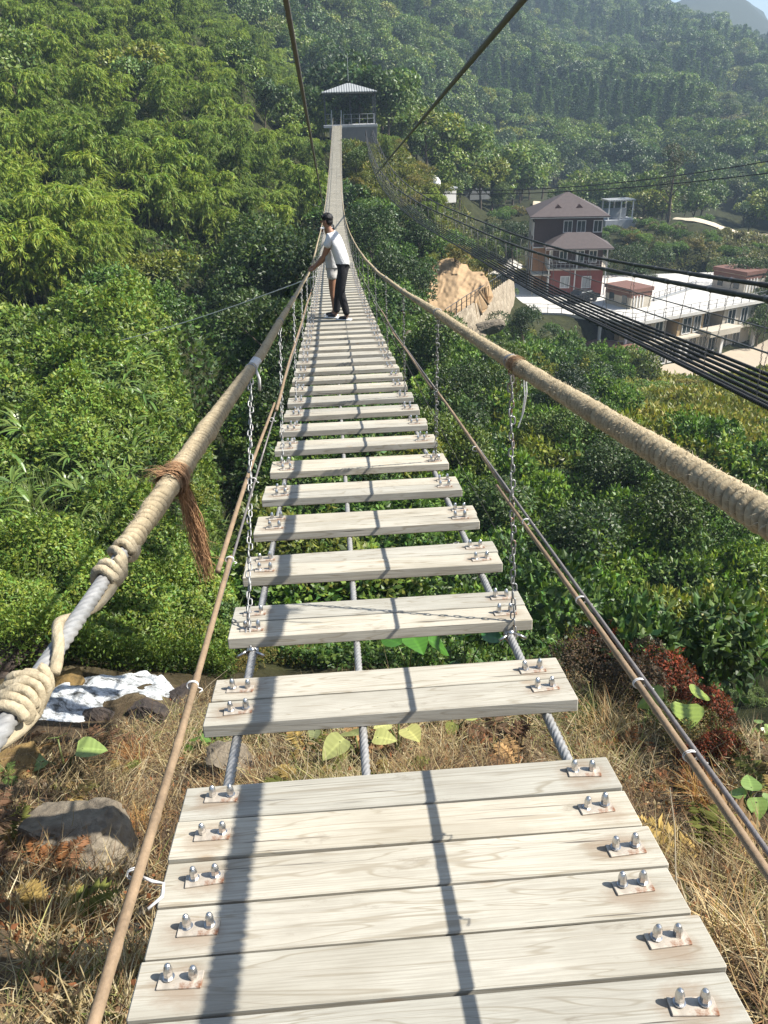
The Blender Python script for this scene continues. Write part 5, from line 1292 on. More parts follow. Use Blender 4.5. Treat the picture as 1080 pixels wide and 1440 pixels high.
# trees in the ravine and round the houses, each with trunk and crown
TPART = []
for k, (b, rad, h) in enumerate([((.034, .066, .018), 2.2, 5.0), ((.045, .080, .020), 2.0, 4.6), ((.028, .054, .018), 2.5, 5.6)]):
    r2 = np.random.default_rng(300+k); cr, lobes = broad_crown(r2, rad, h*.2, h, 13, 5200, .20, b); TPART.append((cr.mesh('crown', ML_TREE), tree_trunk(r2, h, .13, lobes).mesh('trunk', M_BARK, True)))
def tree2(px, py, D, s, label, k, zoff=0.0, group=None, sink=None):
    P = back(px, py, D); z = ground1(P[0], P[1]); t = tag(empty('broadleaf_tree', (P[0], P[1], z-.2+zoff), rg.uniform(0, 6.28)), label, 'tree', group); t.scale = (s,)*3
    put('crown', TPART[k % 3][0], t); put('trunk', TPART[k % 3][1], t); return t
for i, (px, py, D, s, lab) in enumerate([(600, 520, 44, 1.0, 'round dark tree in the ravine just right of the boarded deck'), (560, 380, 62, 1.1, 'dark tree beside the orange earth bank'), (525, 345, 66, 1.0, 'dark tree right behind the man, beyond the handrail'),
        (590, 355, 74, 1.0, 'dark tree on the upper edge of the orange earth bank'), (500, 235, 88, .8, 'dark tree between the bridge end and the cable crossing'),(738, 482, 66, .75, 'leafy tree in front of the hotel porch'), (815, 530, 62, .55, 'small leafy tree below the hotel porch'),
        (690, 505, 56, .75, 'bushy tree below the pale yard'), (890, 350, 120, 1.25, 'broad dark tree right of the brown house'), (850, 340, 124, 1.0, 'dark tree touching the brown house wall'), (930, 365, 118, .9, 'green tree behind the white terrace'),
        (1050, 395, 112, 1.3, 'dark round tree at the right end of the white terrace'), (1075, 430, 106, 1.0, 'dark tree beside the right end of the hotel'), (690, 285, 118, 1.35, 'dark tree left of the brown house roof'), (725, 290, 122, 1.2, 'dark tree against the back of the brown house'), (705, 268, 142, 1.0, 'dark tree at the right corner of the old farmhouse'),
        (400, 430, 44, 1.0, 'shaded tree in the dark hollow left of the man'), (370, 420, 47, 1.0, 'shaded tree at the back of the dark hollow'), (420, 380, 52, 1.0, 'leafy tree left of the man at the hollow edge'), (440, 350, 58, .9, 'leafy tree close to the left handrail behind the man'),
        (385, 420, 46, 1.25, 'big leafy tree at the right rim of the dark hollow'), (352, 398, 52, 1.2, 'leafy tree inside the dark hollow below the bamboos'), (398, 392, 53, 1.35, 'big leafy tree under the left handrail beside the man'),
        (405, 560, 27, .62, 'slim tree under the left edge of the deck, lower of two'), (412, 505, 33, .70, 'slim tree under the left edge of the deck, upper of two'), (392, 470, 38, 1.0, 'sunlit tree on the rim between dark hollow and deck'), (375, 660, 19, .5, 'small tree in the gap left of the deck'), (425, 425, 46, 1.35, 'taller tree shading the dark hollow, just left of the man')]):
    tree2(px, py, D, s, lab, i)
for x, y, d in scatter(3, 30, 12, 46, lambda D: 2.6+D*.075, 71):
    z = ground1(x, y); px, py = pix((x, y, z))
    if 590 < px < 1150 and 500 < py < 900 and not inpoly(np.array([px]), np.array([py]), Z_MEAD)[0] and abs(x) > 2.5:
        t = tag(empty('broadleaf_tree', (x, y, z-.3), rg.uniform(0, 6.28)), 'vine-hung tree rising out of the thicket right of the boarded footbridge', 'tree', 'trees in the thicket right of the bridge'); t.scale = (rg.uniform(.55, .9),)*2+(rg.uniform(.6, .95),); k = rg.integers(3)
        put('crown', TPART[k][0], t); put('trunk', TPART[k][1], t)
# one tall thin tree with a clear trunk behind the field terraces
P = back(938, 318, 148); tt = tag(empty('tall_tree', (P[0], P[1], P[2]-1.5)), 'tall thin tree with a bare dark trunk standing above the field terraces', 'tree')
r2 = np.random.default_rng(9); lob = [(np.array([r2.normal(0, 1.5), r2.normal(0, 1.0), r2.uniform(5.5, 13.0)]), np.array([1.2, 1.0, 1.1])*r2.uniform(.7, 1.3)) for _ in range(15)]
cr, lob = broad_crown(r2, 2.5, 4, 13, 15, 2300, .32, (.075, .085, .032), lob); put('crown', cr.mesh('crown', ML_TREE), tt); m = MB(); m.tube([(0, 0, -2), (.1, 0, 3), (-.1, 0, 7), (.15, 0, 12)], [.36, .30, .22, .06], 8)
for c, rr in lob[:9]: m.tube([(0, 0, max(3, c[2]-2)), (c[0]*.5, c[1]*.5, c[2]-.9), c], [.13, .08, .03], 5)
m.build('trunk', M_BARK, tt, smooth=True)

# far woods: the nearest trees singly, the rest as one wood
rg = np.random.default_rng(99); far = []
for x, y, d in scatter(-31, 31, 112, 860, lambda D: 3.0+D*.0072, 21):
    z = ground1(x, y); px, py = pix((x, y, z))
    if px < -120 or px > 1200 or py < -260: continue
    far.append((d, x, y, z, px, py))
far.sort(); n1 = 0; S_pts = []; S_scl = []
for d, x, y, z, px, py in far:
    one = lambda Zp: bool(inpoly(np.array([px]), np.array([py]), Zp)[0])
    if one([(735, 262), (890, 276), (1090, 300), (1090, 345), (930, 318), (735, 296)]) and rg.random() < .93: continue
    if one(Z_BAM) and d < 175:
        s = rg.uniform(.8, 1.1)
        if visible(x, y, z+7*s, z+5*s, 1.5): plant(BAM[rg.integers(5)], x, y, s, 'feathery bamboo on the crest of the left hill', 'bamboo', 'bamboos on the hill crest', rg, -.4)
        continue
    scrub = one([(965, 148), (1300, 150), (1300, 225), (1010, 210)])
    if scrub and rg.random() < .35: continue
    if d < 165 and (one(Z_FIELD) or py > 300):
        s = rg.uniform(1.0, 1.8)
        if visible(x, y, z+s*1.1, z+.7*s, s): plant((SHG+SHD[:2])[rg.integers(4)], x, y, s, 'grey green scrub bush on the old field terraces behind the hotel', 'bush', 'bushes on the field terraces', rg, -.1, name='bush')
        continue
    s = rg.uniform(.6, 1.5)*(1+.0010*d)*(.6 if scrub else 1)
    pine = (not scrub) and vnoise(x, y, 60.0) > .2
    h = (8.5 if pine else 6.3)*s
    if not visible(x, y, z+h, z+h*.72, 1.6*s): continue
    if n1 < 280:
        n1 += 1
        lab, gp_ = (('dark broadleaf tree on the wooded slope behind the pavilion', 'trees behind the pavilion') if px < 600 else ('dark broadleaf tree on the wooded slope above the old farmhouse', 'trees above the farmhouse') if px < 800 else ('green tree at the foot of the wooded slope behind the sandy track', 'trees behind the track'))
        plant(TREE[rg.integers(5)] if not pine else PINE[rg.integers(3)], x, y, s, lab if not pine else 'dark pointed pine on the wooded slope beyond the valley', 'tree', gp_ if not pine else 'pines on the wooded slope', rg, -.3, .04)
    else:
        S_pts.append((x, y, z-.3)); S_scl.append((s, rg.uniform(0, 6.28), rg.integers(0, 3) + 5 if pine else (3 if scrub and rg.random() < .5 else rg.integers(0, 5))))
print('far wood', len(S_pts), 'single', n1, CNT)
wood_col = bpy.data.collections.new('wood_kinds')
for k, me in enumerate(TREE+PINE): o = bpy.data.objects.new('wood_kind_%02d' % k, me); wood_col.objects.link(o)
def instancer(name, pts, scl, colx, kind='stuff'):
    me = bpy.data.meshes.new(name); pts = np.array(pts, np.float32); scl = np.array(scl, float); me.vertices.add(len(pts)); me.vertices.foreach_set('co', pts.ravel())
    a = me.attributes.new('scl', 'FLOAT', 'POINT'); a.data.foreach_set('value', scl[:, 0].astype(np.float32)); a = me.attributes.new('rot', 'FLOAT', 'POINT'); a.data.foreach_set('value', scl[:, 1].astype(np.float32)); a = me.attributes.new('idx', 'INT', 'POINT'); a.data.foreach_set('value', scl[:, 2].astype(np.int32))
    o = bpy.data.objects.new(name, me); COL.objects.link(o); ng = bpy.data.node_groups.new(name, 'GeometryNodeTree')
    ng.interface.new_socket('Geometry', in_out='INPUT', socket_type='NodeSocketGeometry'); ng.interface.new_socket('Geometry', in_out='OUTPUT', socket_type='NodeSocketGeometry')
    N = ng.nodes.new; gi = N('NodeGroupInput'); go = N('NodeGroupOutput'); ip = N('GeometryNodeInstanceOnPoints'); ci = N('GeometryNodeCollectionInfo'); ci.inputs['Collection'].default_value = colx; ci.inputs['Separate Children'].default_value = True; ci.inputs['Reset Children'].default_value = True
    def na(nm, dt): q = N('GeometryNodeInputNamedAttribute'); q.data_type = dt; q.inputs['Name'].default_value = nm; return [s for s in q.outputs if s.enabled and s.name == 'Attribute'][0]
    cx = N('ShaderNodeCombineXYZ'); ng.links.new(na('rot', 'FLOAT'), cx.inputs['Z']); ng.links.new(gi.outputs[0], ip.inputs['Points']); ng.links.new(ci.outputs[0], ip.inputs['Instance']); ip.inputs['Pick Instance'].default_value = True
    ng.links.new(na('idx', 'INT'), ip.inputs['Instance Index']); ng.links.new(cx.outputs[0], ip.inputs['Rotation']); ng.links.new(na('scl', 'FLOAT'), ip.inputs['Scale']); ng.links.new(ip.outputs[0], go.inputs[0])
    md = o.modifiers.new('plants', 'NODES'); md.node_group = ng; return tag(o, kind=kind)
instancer('far_wood', S_pts, S_scl, wood_col)

SHRUBQ.sort(key=lambda q: -q[0]); rq = np.random.default_rng(4)
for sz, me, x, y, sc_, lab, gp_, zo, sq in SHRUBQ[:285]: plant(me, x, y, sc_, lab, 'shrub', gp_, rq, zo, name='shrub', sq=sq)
sh_col = bpy.data.collections.new('shrub_kinds'); SK_ = SHD+SHY
for k, me in enumerate(SK_): o = bpy.data.objects.new('shrub_kind_%02d' % k, me); sh_col.objects.link(o)
if len(SHRUBQ) > 285: instancer('shrub_thicket', [(q[2], q[3], ground1(q[2], q[3])+q[7]) for q in SHRUBQ[285:]], [(q[4], rq.uniform(0, 6.28), SK_.index(q[1])) for q in SHRUBQ[285:]], sh_col)

BAMQ.sort(key=lambda q: -q[0])
for sz, me, x, y, sc_, lab, gp_, zo, sq in BAMQ[:292]: plant(me, x, y, sc_, lab, 'bamboo', gp_, rq, zo, name='bamboo', sq=sq)
bm_col = bpy.data.collections.new('bamboo_kinds')
for k, me in enumerate(BAM): o = bpy.data.objects.new('bamboo_kind_%02d' % k, me); bm_col.objects.link(o)
if len(BAMQ) > 292: instancer('bamboo_grove', [(q[2], q[3], ground1(q[2], q[3])+q[7]) for q in BAMQ[292:]], [(q[4], rq.uniform(0, 6.28), BAM.index(q[1])) for q in BAMQ[292:]], bm_col)
# ------------------------------------------------------------------ ground cover, near bank, stream
def region(n, a0, a1, D0, D1, seed, pw=1.0):
    """random points, thinning with distance like the view does"""
    g_ = np.random.default_rng(seed); a = np.radians(g_.uniform(a0, a1, n)); u = g_.random(n)
    d = np.exp(np.log(D0)+u*(np.log(D1)-np.log(D0))) if pw == 1 else (D0**(1-pw+1)+u*(D1**(2-pw)-D0**(2-pw)))**(1/(2-pw))
    x = CX+d*np.sin(a); y = d*np.cos(a); z = ground(x, y); px, py = pix(np.stack([x, y, z], 1)); return g_, x, y, z, d, px, py
def inp(px, py, Zp): return inpoly(px, py, Zp)
# left slope: low leafy cover in lumps
def not_hollow(x, y, px, py): return inpoly(px, py, Z_HOLLOW) & (np.random.default_rng(2).random(len(px)) < .8)
def leaf_cover(name, n, zone, a0, a1, D0, D1, seed, base, top, size, hgt, label=None, skip=None, lump=1.4, spread=.65, deep=False):
    g_, x, y, z, d, px, py = region(n, a0, a1, D0, D1, seed); k = inp(px, py, zone)
    if skip is not None: k &= ~skip(x, y, px, py)
    x, y, z, d = x[k], y[k], z[k], d[k]; n = len(x); e = .5+vnoise(x, y, lump)*1.1+vnoise(x, y, lump*.3)*.6; e = np.clip(e, 0, 1.2)
    kp = (e > .30) | (g_.random(n) < .18) if deep else np.ones(n, bool); x, y, z, d, e = x[kp], y[kp], z[kp], d[kp], e[kp]; n = len(x)
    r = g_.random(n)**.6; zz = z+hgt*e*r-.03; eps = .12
    gx = (vnoise(x+eps, y, lump)-vnoise(x-eps, y, lump))/(2*eps)*1.1*hgt; gy = (vnoise(x, y+eps, lump)-vnoise(x, y-eps, lump))/(2*eps)*1.1*hgt
    N = unit(np.stack([-gx*1.6, -gy*1.6, np.ones(n)], 1)+g_.normal(0, .45, (n, 3))); D = unit(g_.normal(0, 1, (n, 3))+np.array([.0, 0, .25]))
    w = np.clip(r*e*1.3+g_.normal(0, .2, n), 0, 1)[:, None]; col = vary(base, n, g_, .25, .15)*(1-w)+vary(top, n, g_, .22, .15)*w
    sz = size*np.clip(d/12, .55, 5)*g_.uniform(.6, 1.4, n)
    m = MB(); add_leaves(m, np.stack([x, y, zz], 1), D, N, sz, sz*g_.uniform(.38, spread, n), col); o = m.build(name, ML_SHRUB); return tag(o, kind='stuff')
leaf_cover('vine_cover', 520000, Z_LEFT, -36, -2, 8.9, 40, 31, (.032, .060, .015), (.145, .205, .040), .070, 1.25, lump=1.25, deep=True)
Z_RAV = [(330, 930), (310, 800), (285, 640), (245, 560), (235, 470), (420, 420), (560, 440), (700, 455), (840, 520), (840, 580), (960, 640), (1240, 690), (1240, 1000), (1000, 985), (880, 925), (800, 925), (640, 960)]
leaf_cover('ravine_cover', 260000, Z_RAV, -14, 32, 7.6, 75, 32, (.020, .042, .012), (.075, .130, .028), .11, .8, deep=True, skip=not_hollow)
leaf_cover('terrace_grass', 60000, [(-400, 476), (-400, 446), (30, 440), (150, 420), (212, 396), (250, 400), (232, 432), (140, 452)], -36, -10, 26, 50, 37, (.09, .13, .030), (.17, .21, .045), .05, .3, lump=3.0)
leaf_cover('rim_cover', 26000, [(150, 345), (250, 318), (330, 330), (345, 372), (255, 408), (160, 415)], -26, -8, 32, 70, 46, (.030, .055, .015), (.075, .12, .026), .07, .9)
leaf_cover('hollow_cover', 50000, Z_HOLLOW, -26, -3, 13, 60, 38, (.018, .032, .010), (.035, .060, .016), .09, .35)  # leaf colours darkened to paint in the deep shade of the hollow
leaf_cover('clearing_scrub', 60000, [(955, 150), (1300, 140), (1300, 240), (1060, 228), (985, 195)], 18, 34, 230, 520, 39, (.13, .13, .06), (.24, .22, .11), .12, .8, lump=9.0)
leaf_cover('bank_cover', 30000, Z_BANK, 3, 16, 60, 95, 36, (.12, .10, .035), (.22, .19, .06), .08, .5, lump=3.0)
leaf_cover('slope_cover', 200000, Z_MEAD, 14, 34, 24, 100, 33, (.085, .10, .028), (.165, .17, .045), .11, .6, lump=3.0)
leaf_cover('field_cover', 90000, Z_FIELD, 14, 34, 90, 170, 34, (.07, .08, .035), (.15, .145, .065), .075, .8, lump=4.0)
leaf_cover('spur_cover', 90000, Z_YEL, -2, 12, 70, 125, 35, (.08, .095, .022), (.16, .165, .035), .075, .8, lump=3.0)
# strap-leaved plants and grass tufts on the left slope
rg = np.random.default_rng(55); k1 = k2 = k3 = 0
Z_STR = [(-60, 650), (60, 590), (150, 540), (235, 470), (250, 560), (240, 640), (245, 720), (190, 740), (120, 760), (0, 770), (-120, 760)]
for x, y, d in scatter(-34, -8, 12.5, 30, lambda D: .50+D*.012, 61):
    z = ground1(x, y); px, py = pix((x, y, z))
    if bool(inpoly(np.array([px]), np.array([py]), Z_STR)[0]) and k1 < 170 and rg.random() < .8:
        k1 += 1; lab = 'strap leaved plant on the vine slope at the far left edge' if px < 80 else 'strap leaved plant in the bright clump between slope and dark hollow'
        tag(put('strap_leaf_plant', STR[rg.integers(4)], None, (x, y, z+rg.uniform(.15, .6)), (rg.normal(0, .15), rg.normal(0, .15), rg.uniform(0, 6.28)), rg.uniform(.55, 1.2)), lab, 'plant', 'strap leaved plants ' + ('at the left edge' if px < 80 else 'beside the hollow'))
    elif px < 330 and 720 < py < 945 and rg.random() < .5:
        k2 += 1; tag(put('grass_tuft', TUF[rg.integers(3)], None, (x, y, z+.05), (rg.normal(0, .15), rg.normal(0, .15), rg.uniform(0, 6.28)), rg.uniform(.7, 1.2)), 'long green grass tuft on the slope above the stream', 'grass tuft', 'grass tufts above the stream')
for x, y, d in scatter(-36, -22, 11, 19, lambda D: .55, 62):
    z = ground1(x, y); px, py = pix((x, y, z))
    if -100 < px < 90 and 690 < py < 900: tag(put('grass_tuft', TUF[rg.integers(3)], None, (x, y, z+.1), (rg.normal(0, .2), rg.normal(0, .2), rg.uniform(0, 6.28)), rg.uniform(.9, 1.5)), 'pale arching grass tuft at the left edge below the strap leaved plants', 'grass tuft', 'pale grass tufts at the left edge')
# separate shrubs that stand out on the left slope
for px, py, s, lab, me in [(330, 640, .9, 'leafy shrub in the dark gap between the left handrail and the bamboo pole', SHD[3]), (180, 850, .8, 'round bright shrub beside the frayed rope tail', SHD[1]), (310, 800, .75, 'small shrub right below the frayed rope tail', SHD[3]), (265, 700, .7, 'pale tufted shrub behind the knot of the left handrail', SHY[1]),
                           (230, 440, 1.3, 'dark shrub on the terrace edge above the strap leaved plants', SHD[2]), (300, 430, 1.2, 'low shrub on the terrace lip under the guy wire', SHD[1]), (390, 470, 1.3, 'sunlit shrub at the rim below the left handrail', SHD[3]), (345, 500, 1.2, 'sunlit shrub on the near lip of the dark hollow', SHD[1]), (30, 425, 1.1, 'yellowish shrub at the left end of the grassy terrace', SHY[0]), (285, 905, .6, 'shrub on the stream bank beside the bamboo pole', SHD[4]), (215, 905, .55, 'light green shrub overhanging the stream', SHY[1]), (130, 905, .5, 'low leafy shrub above the rapids', SHD[1])]:
    h = hit(px, py, 80)
    if h is not None: tag(put('shrub', me, None, (h[0], h[1], h[2]-.1), (0, 0, rg.uniform(0, 6)), s), lab, 'shrub')

# ---- near bank: dry grass, twigs, leaf litter
Z_NEAR = [(-600, 1075), (0, 1055), (110, 1040), (200, 1018), (280, 975), (420, 985), (620, 955), (800, 905), (880, 880), (980, 935), (1100, 960), (1700, 1000), (1900, 2600), (-900, 2600)]
def dry_grass(n, seed, a0, a1, D0, D1):
    g_, x, y, z, d, px, py = region(n, a0, a1, D0, D1, seed, pw=1.45); cl = vnoise(x, y, .7)+.5*vnoise(x, y, .22)
    k = inp(px, py, Z_NEAR) & (cl+g_.normal(0, .2, n) > -.06); x, y, z, d, cl, px = x[k], y[k], z[k], d[k], cl[k], px[k]; n = len(x)
    a = g_.uniform(0, 6.28, n)+vnoise(x, y, .5)*5; e = np.abs(g_.normal(.35, .42, n)); L = g_.uniform(.10, .42, n)*(1+.9*cl); dd = np.stack([np.cos(a), np.sin(a), 0*a], 1)
    t = np.array([0, .4, .75, 1.0])[None, :, None]; P = np.stack([x, y, z-.01], 1)[:, None]+dd[:, None]*(L*np.cos(e))[:, None, None]*t+np.array([0, 0, 1.0])*((L*np.sin(e))[:, None, None]*t-(L*.45*g_.random(n))[:, None, None]*t**2)
    P = P+g_.normal(0, .008, P.shape); S = unit(np.cross(dd, [0, 0, 1.0])+g_.normal(0, .4, (n, 3)))
    w = g_.uniform(.0011, .0030, n)[:, None, None]*np.array([1, 1, .75, .12])[None, :, None]
    V = np.stack([P-S[:, None]*w, P+S[:, None]*w], 2).reshape(-1, 3); b0 = np.arange(n)[:, None]*8+np.array([0, 2, 4])[None]; F = np.stack([b0, b0+1, b0+3, b0+2], -1).reshape(-1, 4)
    pal = np.array([(.38, .30, .16), (.27, .20, .10), (.46, .39, .25), (.15, .10, .06), (.20, .12, .06), (.09, .065, .045), (.30, .28, .11), (.10, .13, .035)])
    patch = vnoise(x, y, 1.1)+g_.normal(0, .22, n); idx = np.digitize(patch, [-.42, -.27, -.14, .02, .18, .32, .46]); order = np.array([5, 3, 4, 1, 0, 2, 6, 7]); c = pal[order[idx]]*np.clip(1+g_.normal(0, .2, (n, 1)), .4, 1.6)
    m = MB(); m.add(V, F, np.repeat(c, 8, 0)); return m
m = dry_grass(150000, 41, -36, 36, 1.0, 11.5); tag(m.build('dry_grass', ML_GRASS), kind='stuff')
m = dry_grass(60000, 42, -75, 75, .9, 4.2); tag(m.build('dry_grass', ML_GRASS), kind='stuff')
m = MB(); g_, x, y, z, d, px, py = region(26000, -36, 36, 1.0, 11, 43, pw=1.4); k = inp(px, py, Z_NEAR); x, y, z = x[k], y[k], z[k]; n = len(x)
add_leaves(m, np.stack([x, y, z+g_.random(n)*.14], 1), rdir(n, g_), unit(g_.normal(0, .6, (n, 3))+np.array([0, 0, 1])), g_.uniform(.02, .06, n), g_.uniform(.012, .03, n), np.array([(.24, .15, .07), (.15, .09, .05), (.34, .27, .15), (.11, .075, .045), (.22, .09, .04)])[g_.integers(0, 5, n)]*g_.uniform(.6, 1.3, (n, 1)))
tag(m.build('leaf_litter', ML_GRASS), kind='stuff')
def tuft(px, py, s, cols, label, nm='dry_grass_tuft', n=160, seed=0, L=(.25, .6)):
    h = hit(px, py, 60); me = tuft_mesh(seed+400, n=n, L=L, W=.0022, cols=cols, name=nm, mat=ML_GRASS, spread=1.6); return tag(put(nm, me, None, tuple(h), (0, 0, 0), s), label, 'grass tuft')
DRY = ((.50, .38, .20), (.40, .27, .13), (.30, .17, .08), (.55, .46, .28))
tuft(850, 1030, 1.0, DRY, 'arching straw tuft just right of the second pair of boards', seed=1, n=220); tuft(930, 1230, .75, DRY, 'straw tuft on the bank at right below the bamboo pole', seed=2); tuft(60, 1330, .7, DRY, 'straw tuft at the lower left below the boulder', seed=3); tuft(150, 1390, .6, DRY, 'straw tuft in front of the wire tie at bottom left', seed=4)
tuft(190, 1075, .7, ((.33, .14, .05), (.42, .22, .09), (.2, .09, .04)), 'rusty brown dead fern tuft above the boulder', seed=5, n=240); tuft(1000, 1130, .8, ((.33, .14, .05), (.42, .26, .09), (.26, .12, .05)), 'rusty dead fern tuft near the right edge', seed=6, n=240); tuft(1040, 1330, .8, DRY, 'pale straw tuft at the lower right corner', seed=7); tuft(200, 1170, .6, ((.50, .32, .12), (.38, .2, .08)), 'orange dry tuft right of the boulder', seed=8, n=200)
m = MB(); g_ = np.random.default_rng(12)
for q in range(330):
    a = g_.uniform(-36, 36); D = g_.uniform(1.3, 8.5); x0 = CX+D*math.sin(R(a)); y0 = D*math.cos(R(a)); z0 = ground1(x0, y0); px, py = pix((x0, y0, z0))
    if not bool(inpoly(np.array([px]), np.array([py]), Z_NEAR)[0]): continue
    L = g_.uniform(.2, .8); dd = unit(np.array([g_.normal(), g_.normal(), abs(g_.normal(.25, .35))])); P = [np.array([x0, y0, z0])+dd*L*t+np.array([g_.normal(0, .012), g_.normal(0, .012), -.12*L*t*t]) for t in np.linspace(0, 1, 5)]
    m.tube(P, np.linspace(.0035, .0012, 5)*g_.uniform(.6, 1.3), 4, col=np.array([(.42, .36, .27), (.30, .22, .15), (.12, .08, .06)])[g_.integers(3)])
tag(m.build('dead_stems', ML_GRASS), kind='stuff')

def fern_mesh(seed, cols, n=8):
    g_ = np.random.default_rng(seed); m = MB()
    for k in range(n):
        a = k*6.28/n+g_.normal(0, .35); dd = np.array([math.cos(a), math.sin(a), 0]); S = np.array([-dd[1], dd[0], 0]); L = g_.uniform(.25, .5); e = g_.uniform(.35, 1.0); t = np.linspace(0, 1, 9)
        P = dd*(L*np.cos(e)*t)[:, None]+np.array([0, 0, 1.0])*(L*(np.sin(e)*t-.75*t**2*np.sin(e)))[:, None]; c = np.array(cols[g_.integers(len(cols))])*g_.uniform(.7, 1.25); m.tube(P, np.linspace(.0028, .001, 9), 4, col=c*.6)
        q = np.linspace(.18, .98, 22); B = np.stack([np.interp(q, t, P[:, i]) for i in range(3)], 1); ln = L*.26*np.sin(np.pi*np.clip(q*.9+.08, 0, 1))**.8
        for sg in (-1, 1):
            D = unit(S*sg+dd*.45+g_.normal(0, .16, (22, 3))+np.array([0, 0, -.25])); add_leaves(m, B, D, unit(np.array([0, 0, 1.0])+g_.normal(0, .35, (22, 3))), ln*g_.uniform(.6, 1.1, 22), ln*.28, np.clip(c*g_.uniform(.6, 1.3, (22, 1)), 0, 1))
    return m.mesh('dead_fern', ML_GRASS)
FERN = [fern_mesh(700+k, c) for k, c in enumerate([((.26, .115, .045), (.20, .10, .05)), ((.30, .19, .09), (.22, .12, .06)), ((.15, .085, .05), (.10, .065, .04)), ((.28, .20, .07), (.14, .15, .04)), ((.10, .15, .04), (.16, .19, .05))])]
rg = np.random.default_rng(31); kf = 0
for x, y, d in scatter(-60, 60, 1.6, 10, lambda D: .34+D*.06, 81):
    z = ground1(x, y); px, py = pix((x, y, z))
    if not (-60 < px < 1140 and inpoly(np.array([px]), np.array([py]), Z_NEAR)[0]) or (150 < px < 1000 and py > 1110) or rg.random() < .35: continue
    kf += 1; k = rg.integers(5); lb, gp_ = ('curled brown dead fern on the bank left of the deck', 'dead ferns left of the deck') if px < 300 else ('curled brown dead fern on the bank right of the deck', 'dead ferns right of the deck') if px > 700 else ('curled brown dead fern seen through the gaps between the boards', 'dead ferns under the deck')
    if k == 4: lb, gp_ = ('small live green fern among dry grass on the near bank', 'green ferns on the near bank')
    tag(put('fern', FERN[k], None, (x, y, z), (rg.normal(0, .2), rg.normal(0, .2), rg.uniform(0, 6.28)), rg.uniform(.55, 1.2)), lb, 'fern', gp_)
# ---- boulders and stones
def m_rock(name, c1, c2, c3):
    t = NT(name); co = t.coord('Object'); a = t.noise(co, 2.2, 8, .68); b = t.noise(co, 11, 6, .7); w = t.noise(co, .8, 4, .6)
    col = t.ramp(t.mix(.4, a, b), [(.3, c1), (.5, c2), (.7, c3)]); col = t.mix(t.ramp(w, [(.52, (0,)*3), (.66, (.75,)*3)]), col, tuple(x*.45 for x in c2))
    return t.done(t.pbr(col, .85, 0, t.bump(t.mix(.5, a, b), .9, .05), .25))
M_RK = m_rock('pale_weathered_rock', (.075, .062, .046), (.175, .145, .105), (.31, .265, .195)); M_RKD = m_rock('wet_dark_rock', (.018, .016, .015), (.05, .04, .034), (.12, .085, .06)); M_RKO = m_rock('mossy_ochre_rock', (.06, .045, .02), (.17, .11, .04), (.26, .19, .08))
def rock(name, c, size, seed, mat, label, cat='boulder', group=None, cuts=9, smooth=False):
    r2 = np.random.default_rng(seed); ico = bpy.data.meshes.new('t'); import bmesh; bm = bmesh.new(); bmesh.ops.create_icosphere(bm, subdivisions=5, radius=1); bm.to_mesh(ico); bm.free()
    V = np.array([v.co[:] for v in ico.vertices]); F = np.array([p.vertices[:] for p in ico.polygons]); bpy.data.meshes.remove(ico)
    for q in range(cuts+5):                     # knock flat facets off a ball, then roughen
        nrm = unit(r2.normal(size=3)); dcut = r2.uniform(.48, .80); h = V @ nrm; V = V-np.maximum(h-dcut, 0)[:, None]*nrm*.985
    n1_ = vnoise(V[:, 0]*2+5*seed, V[:, 1]*2+V[:, 2]*1.7, .5); n2_ = vnoise(V[:, 0]*6+V[:, 2]*4, V[:, 1]*6+V[:, 2]*2, .5); n3_ = vnoise(V[:, 0]*18+V[:, 2]*11, V[:, 1]*18-V[:, 2]*9, .5)
    crack = np.abs(vnoise(V[:, 0]*2.2+V[:, 2]*3+seed, V[:, 1]*2.2, .6)); V = V*(1+.08*n1_+.05*n2_+.025*n3_-.06*np.exp(-(crack/.03)**2))[:, None]; V = V*np.array(size) @ rotz(r2.uniform(0, 6)).T
    m = MB(); m.add(V, F); return tag(m.build(name, mat, smooth=smooth, loc=c), label, cat, group)
def rock_at(px, py, size, seed, mat, label, sink=.35, name='boulder', D=None, **k):
    h = hit(px, py, 200) if D is None else back(px, py, D); z = h[2] if D is not None else h[2]; return rock(name, (h[0], h[1], z+size[2]*(1-2*sink)*.5), size, seed, mat, label, **k)
rock_at(95, 1200, (.50, .40, .36), 3, M_RK, 'big brownish boulder half sunk in the dry bank at lower left', .38)
rock_at(25, 1085, (.34, .28, .22), 4, M_RKO, 'ochre mossy rock at the near edge of the stream', .3)
rock_at(55, 930, (.65, .45, .34), 5, M_RKD, 'dark wet rock behind the rapids at left', .3); rock_at(95, 968, (.40, .30, .16), 6, M_RKO, 'orange stained rock in the rapids', .25); rock_at(-30, 945, (.7, .5, .4), 8, M_RKD, 'dark brown rock behind the rope loop at the left edge', .3)
rock_at(140, 1010, (.26, .18, .12), 21, M_RKD, 'flat dark wet rock splitting the middle of the rapids', .25); rock_at(60, 1000, (.20, .16, .10), 22, M_RKD, 'small dark wet rock breaking the foam near the rope loop', .25); rock_at(215, 1010, (.34, .26, .16), 23, M_RKD, 'dark wet rock on the near bank of the rapids', .3)
rock_at(255, 985, (.26, .22, .16), 9, M_RKD, 'small dark rock at the right end of the rapids', .3); rock_at(330, 1082, (.34, .3, .2), 10, M_RK, 'pale rock peeping out behind the first deck boards', .3); rock_at(190, 885, (.30, .24, .2), 11, M_RK, 'pale tan rock among green plants above the stream', .25)
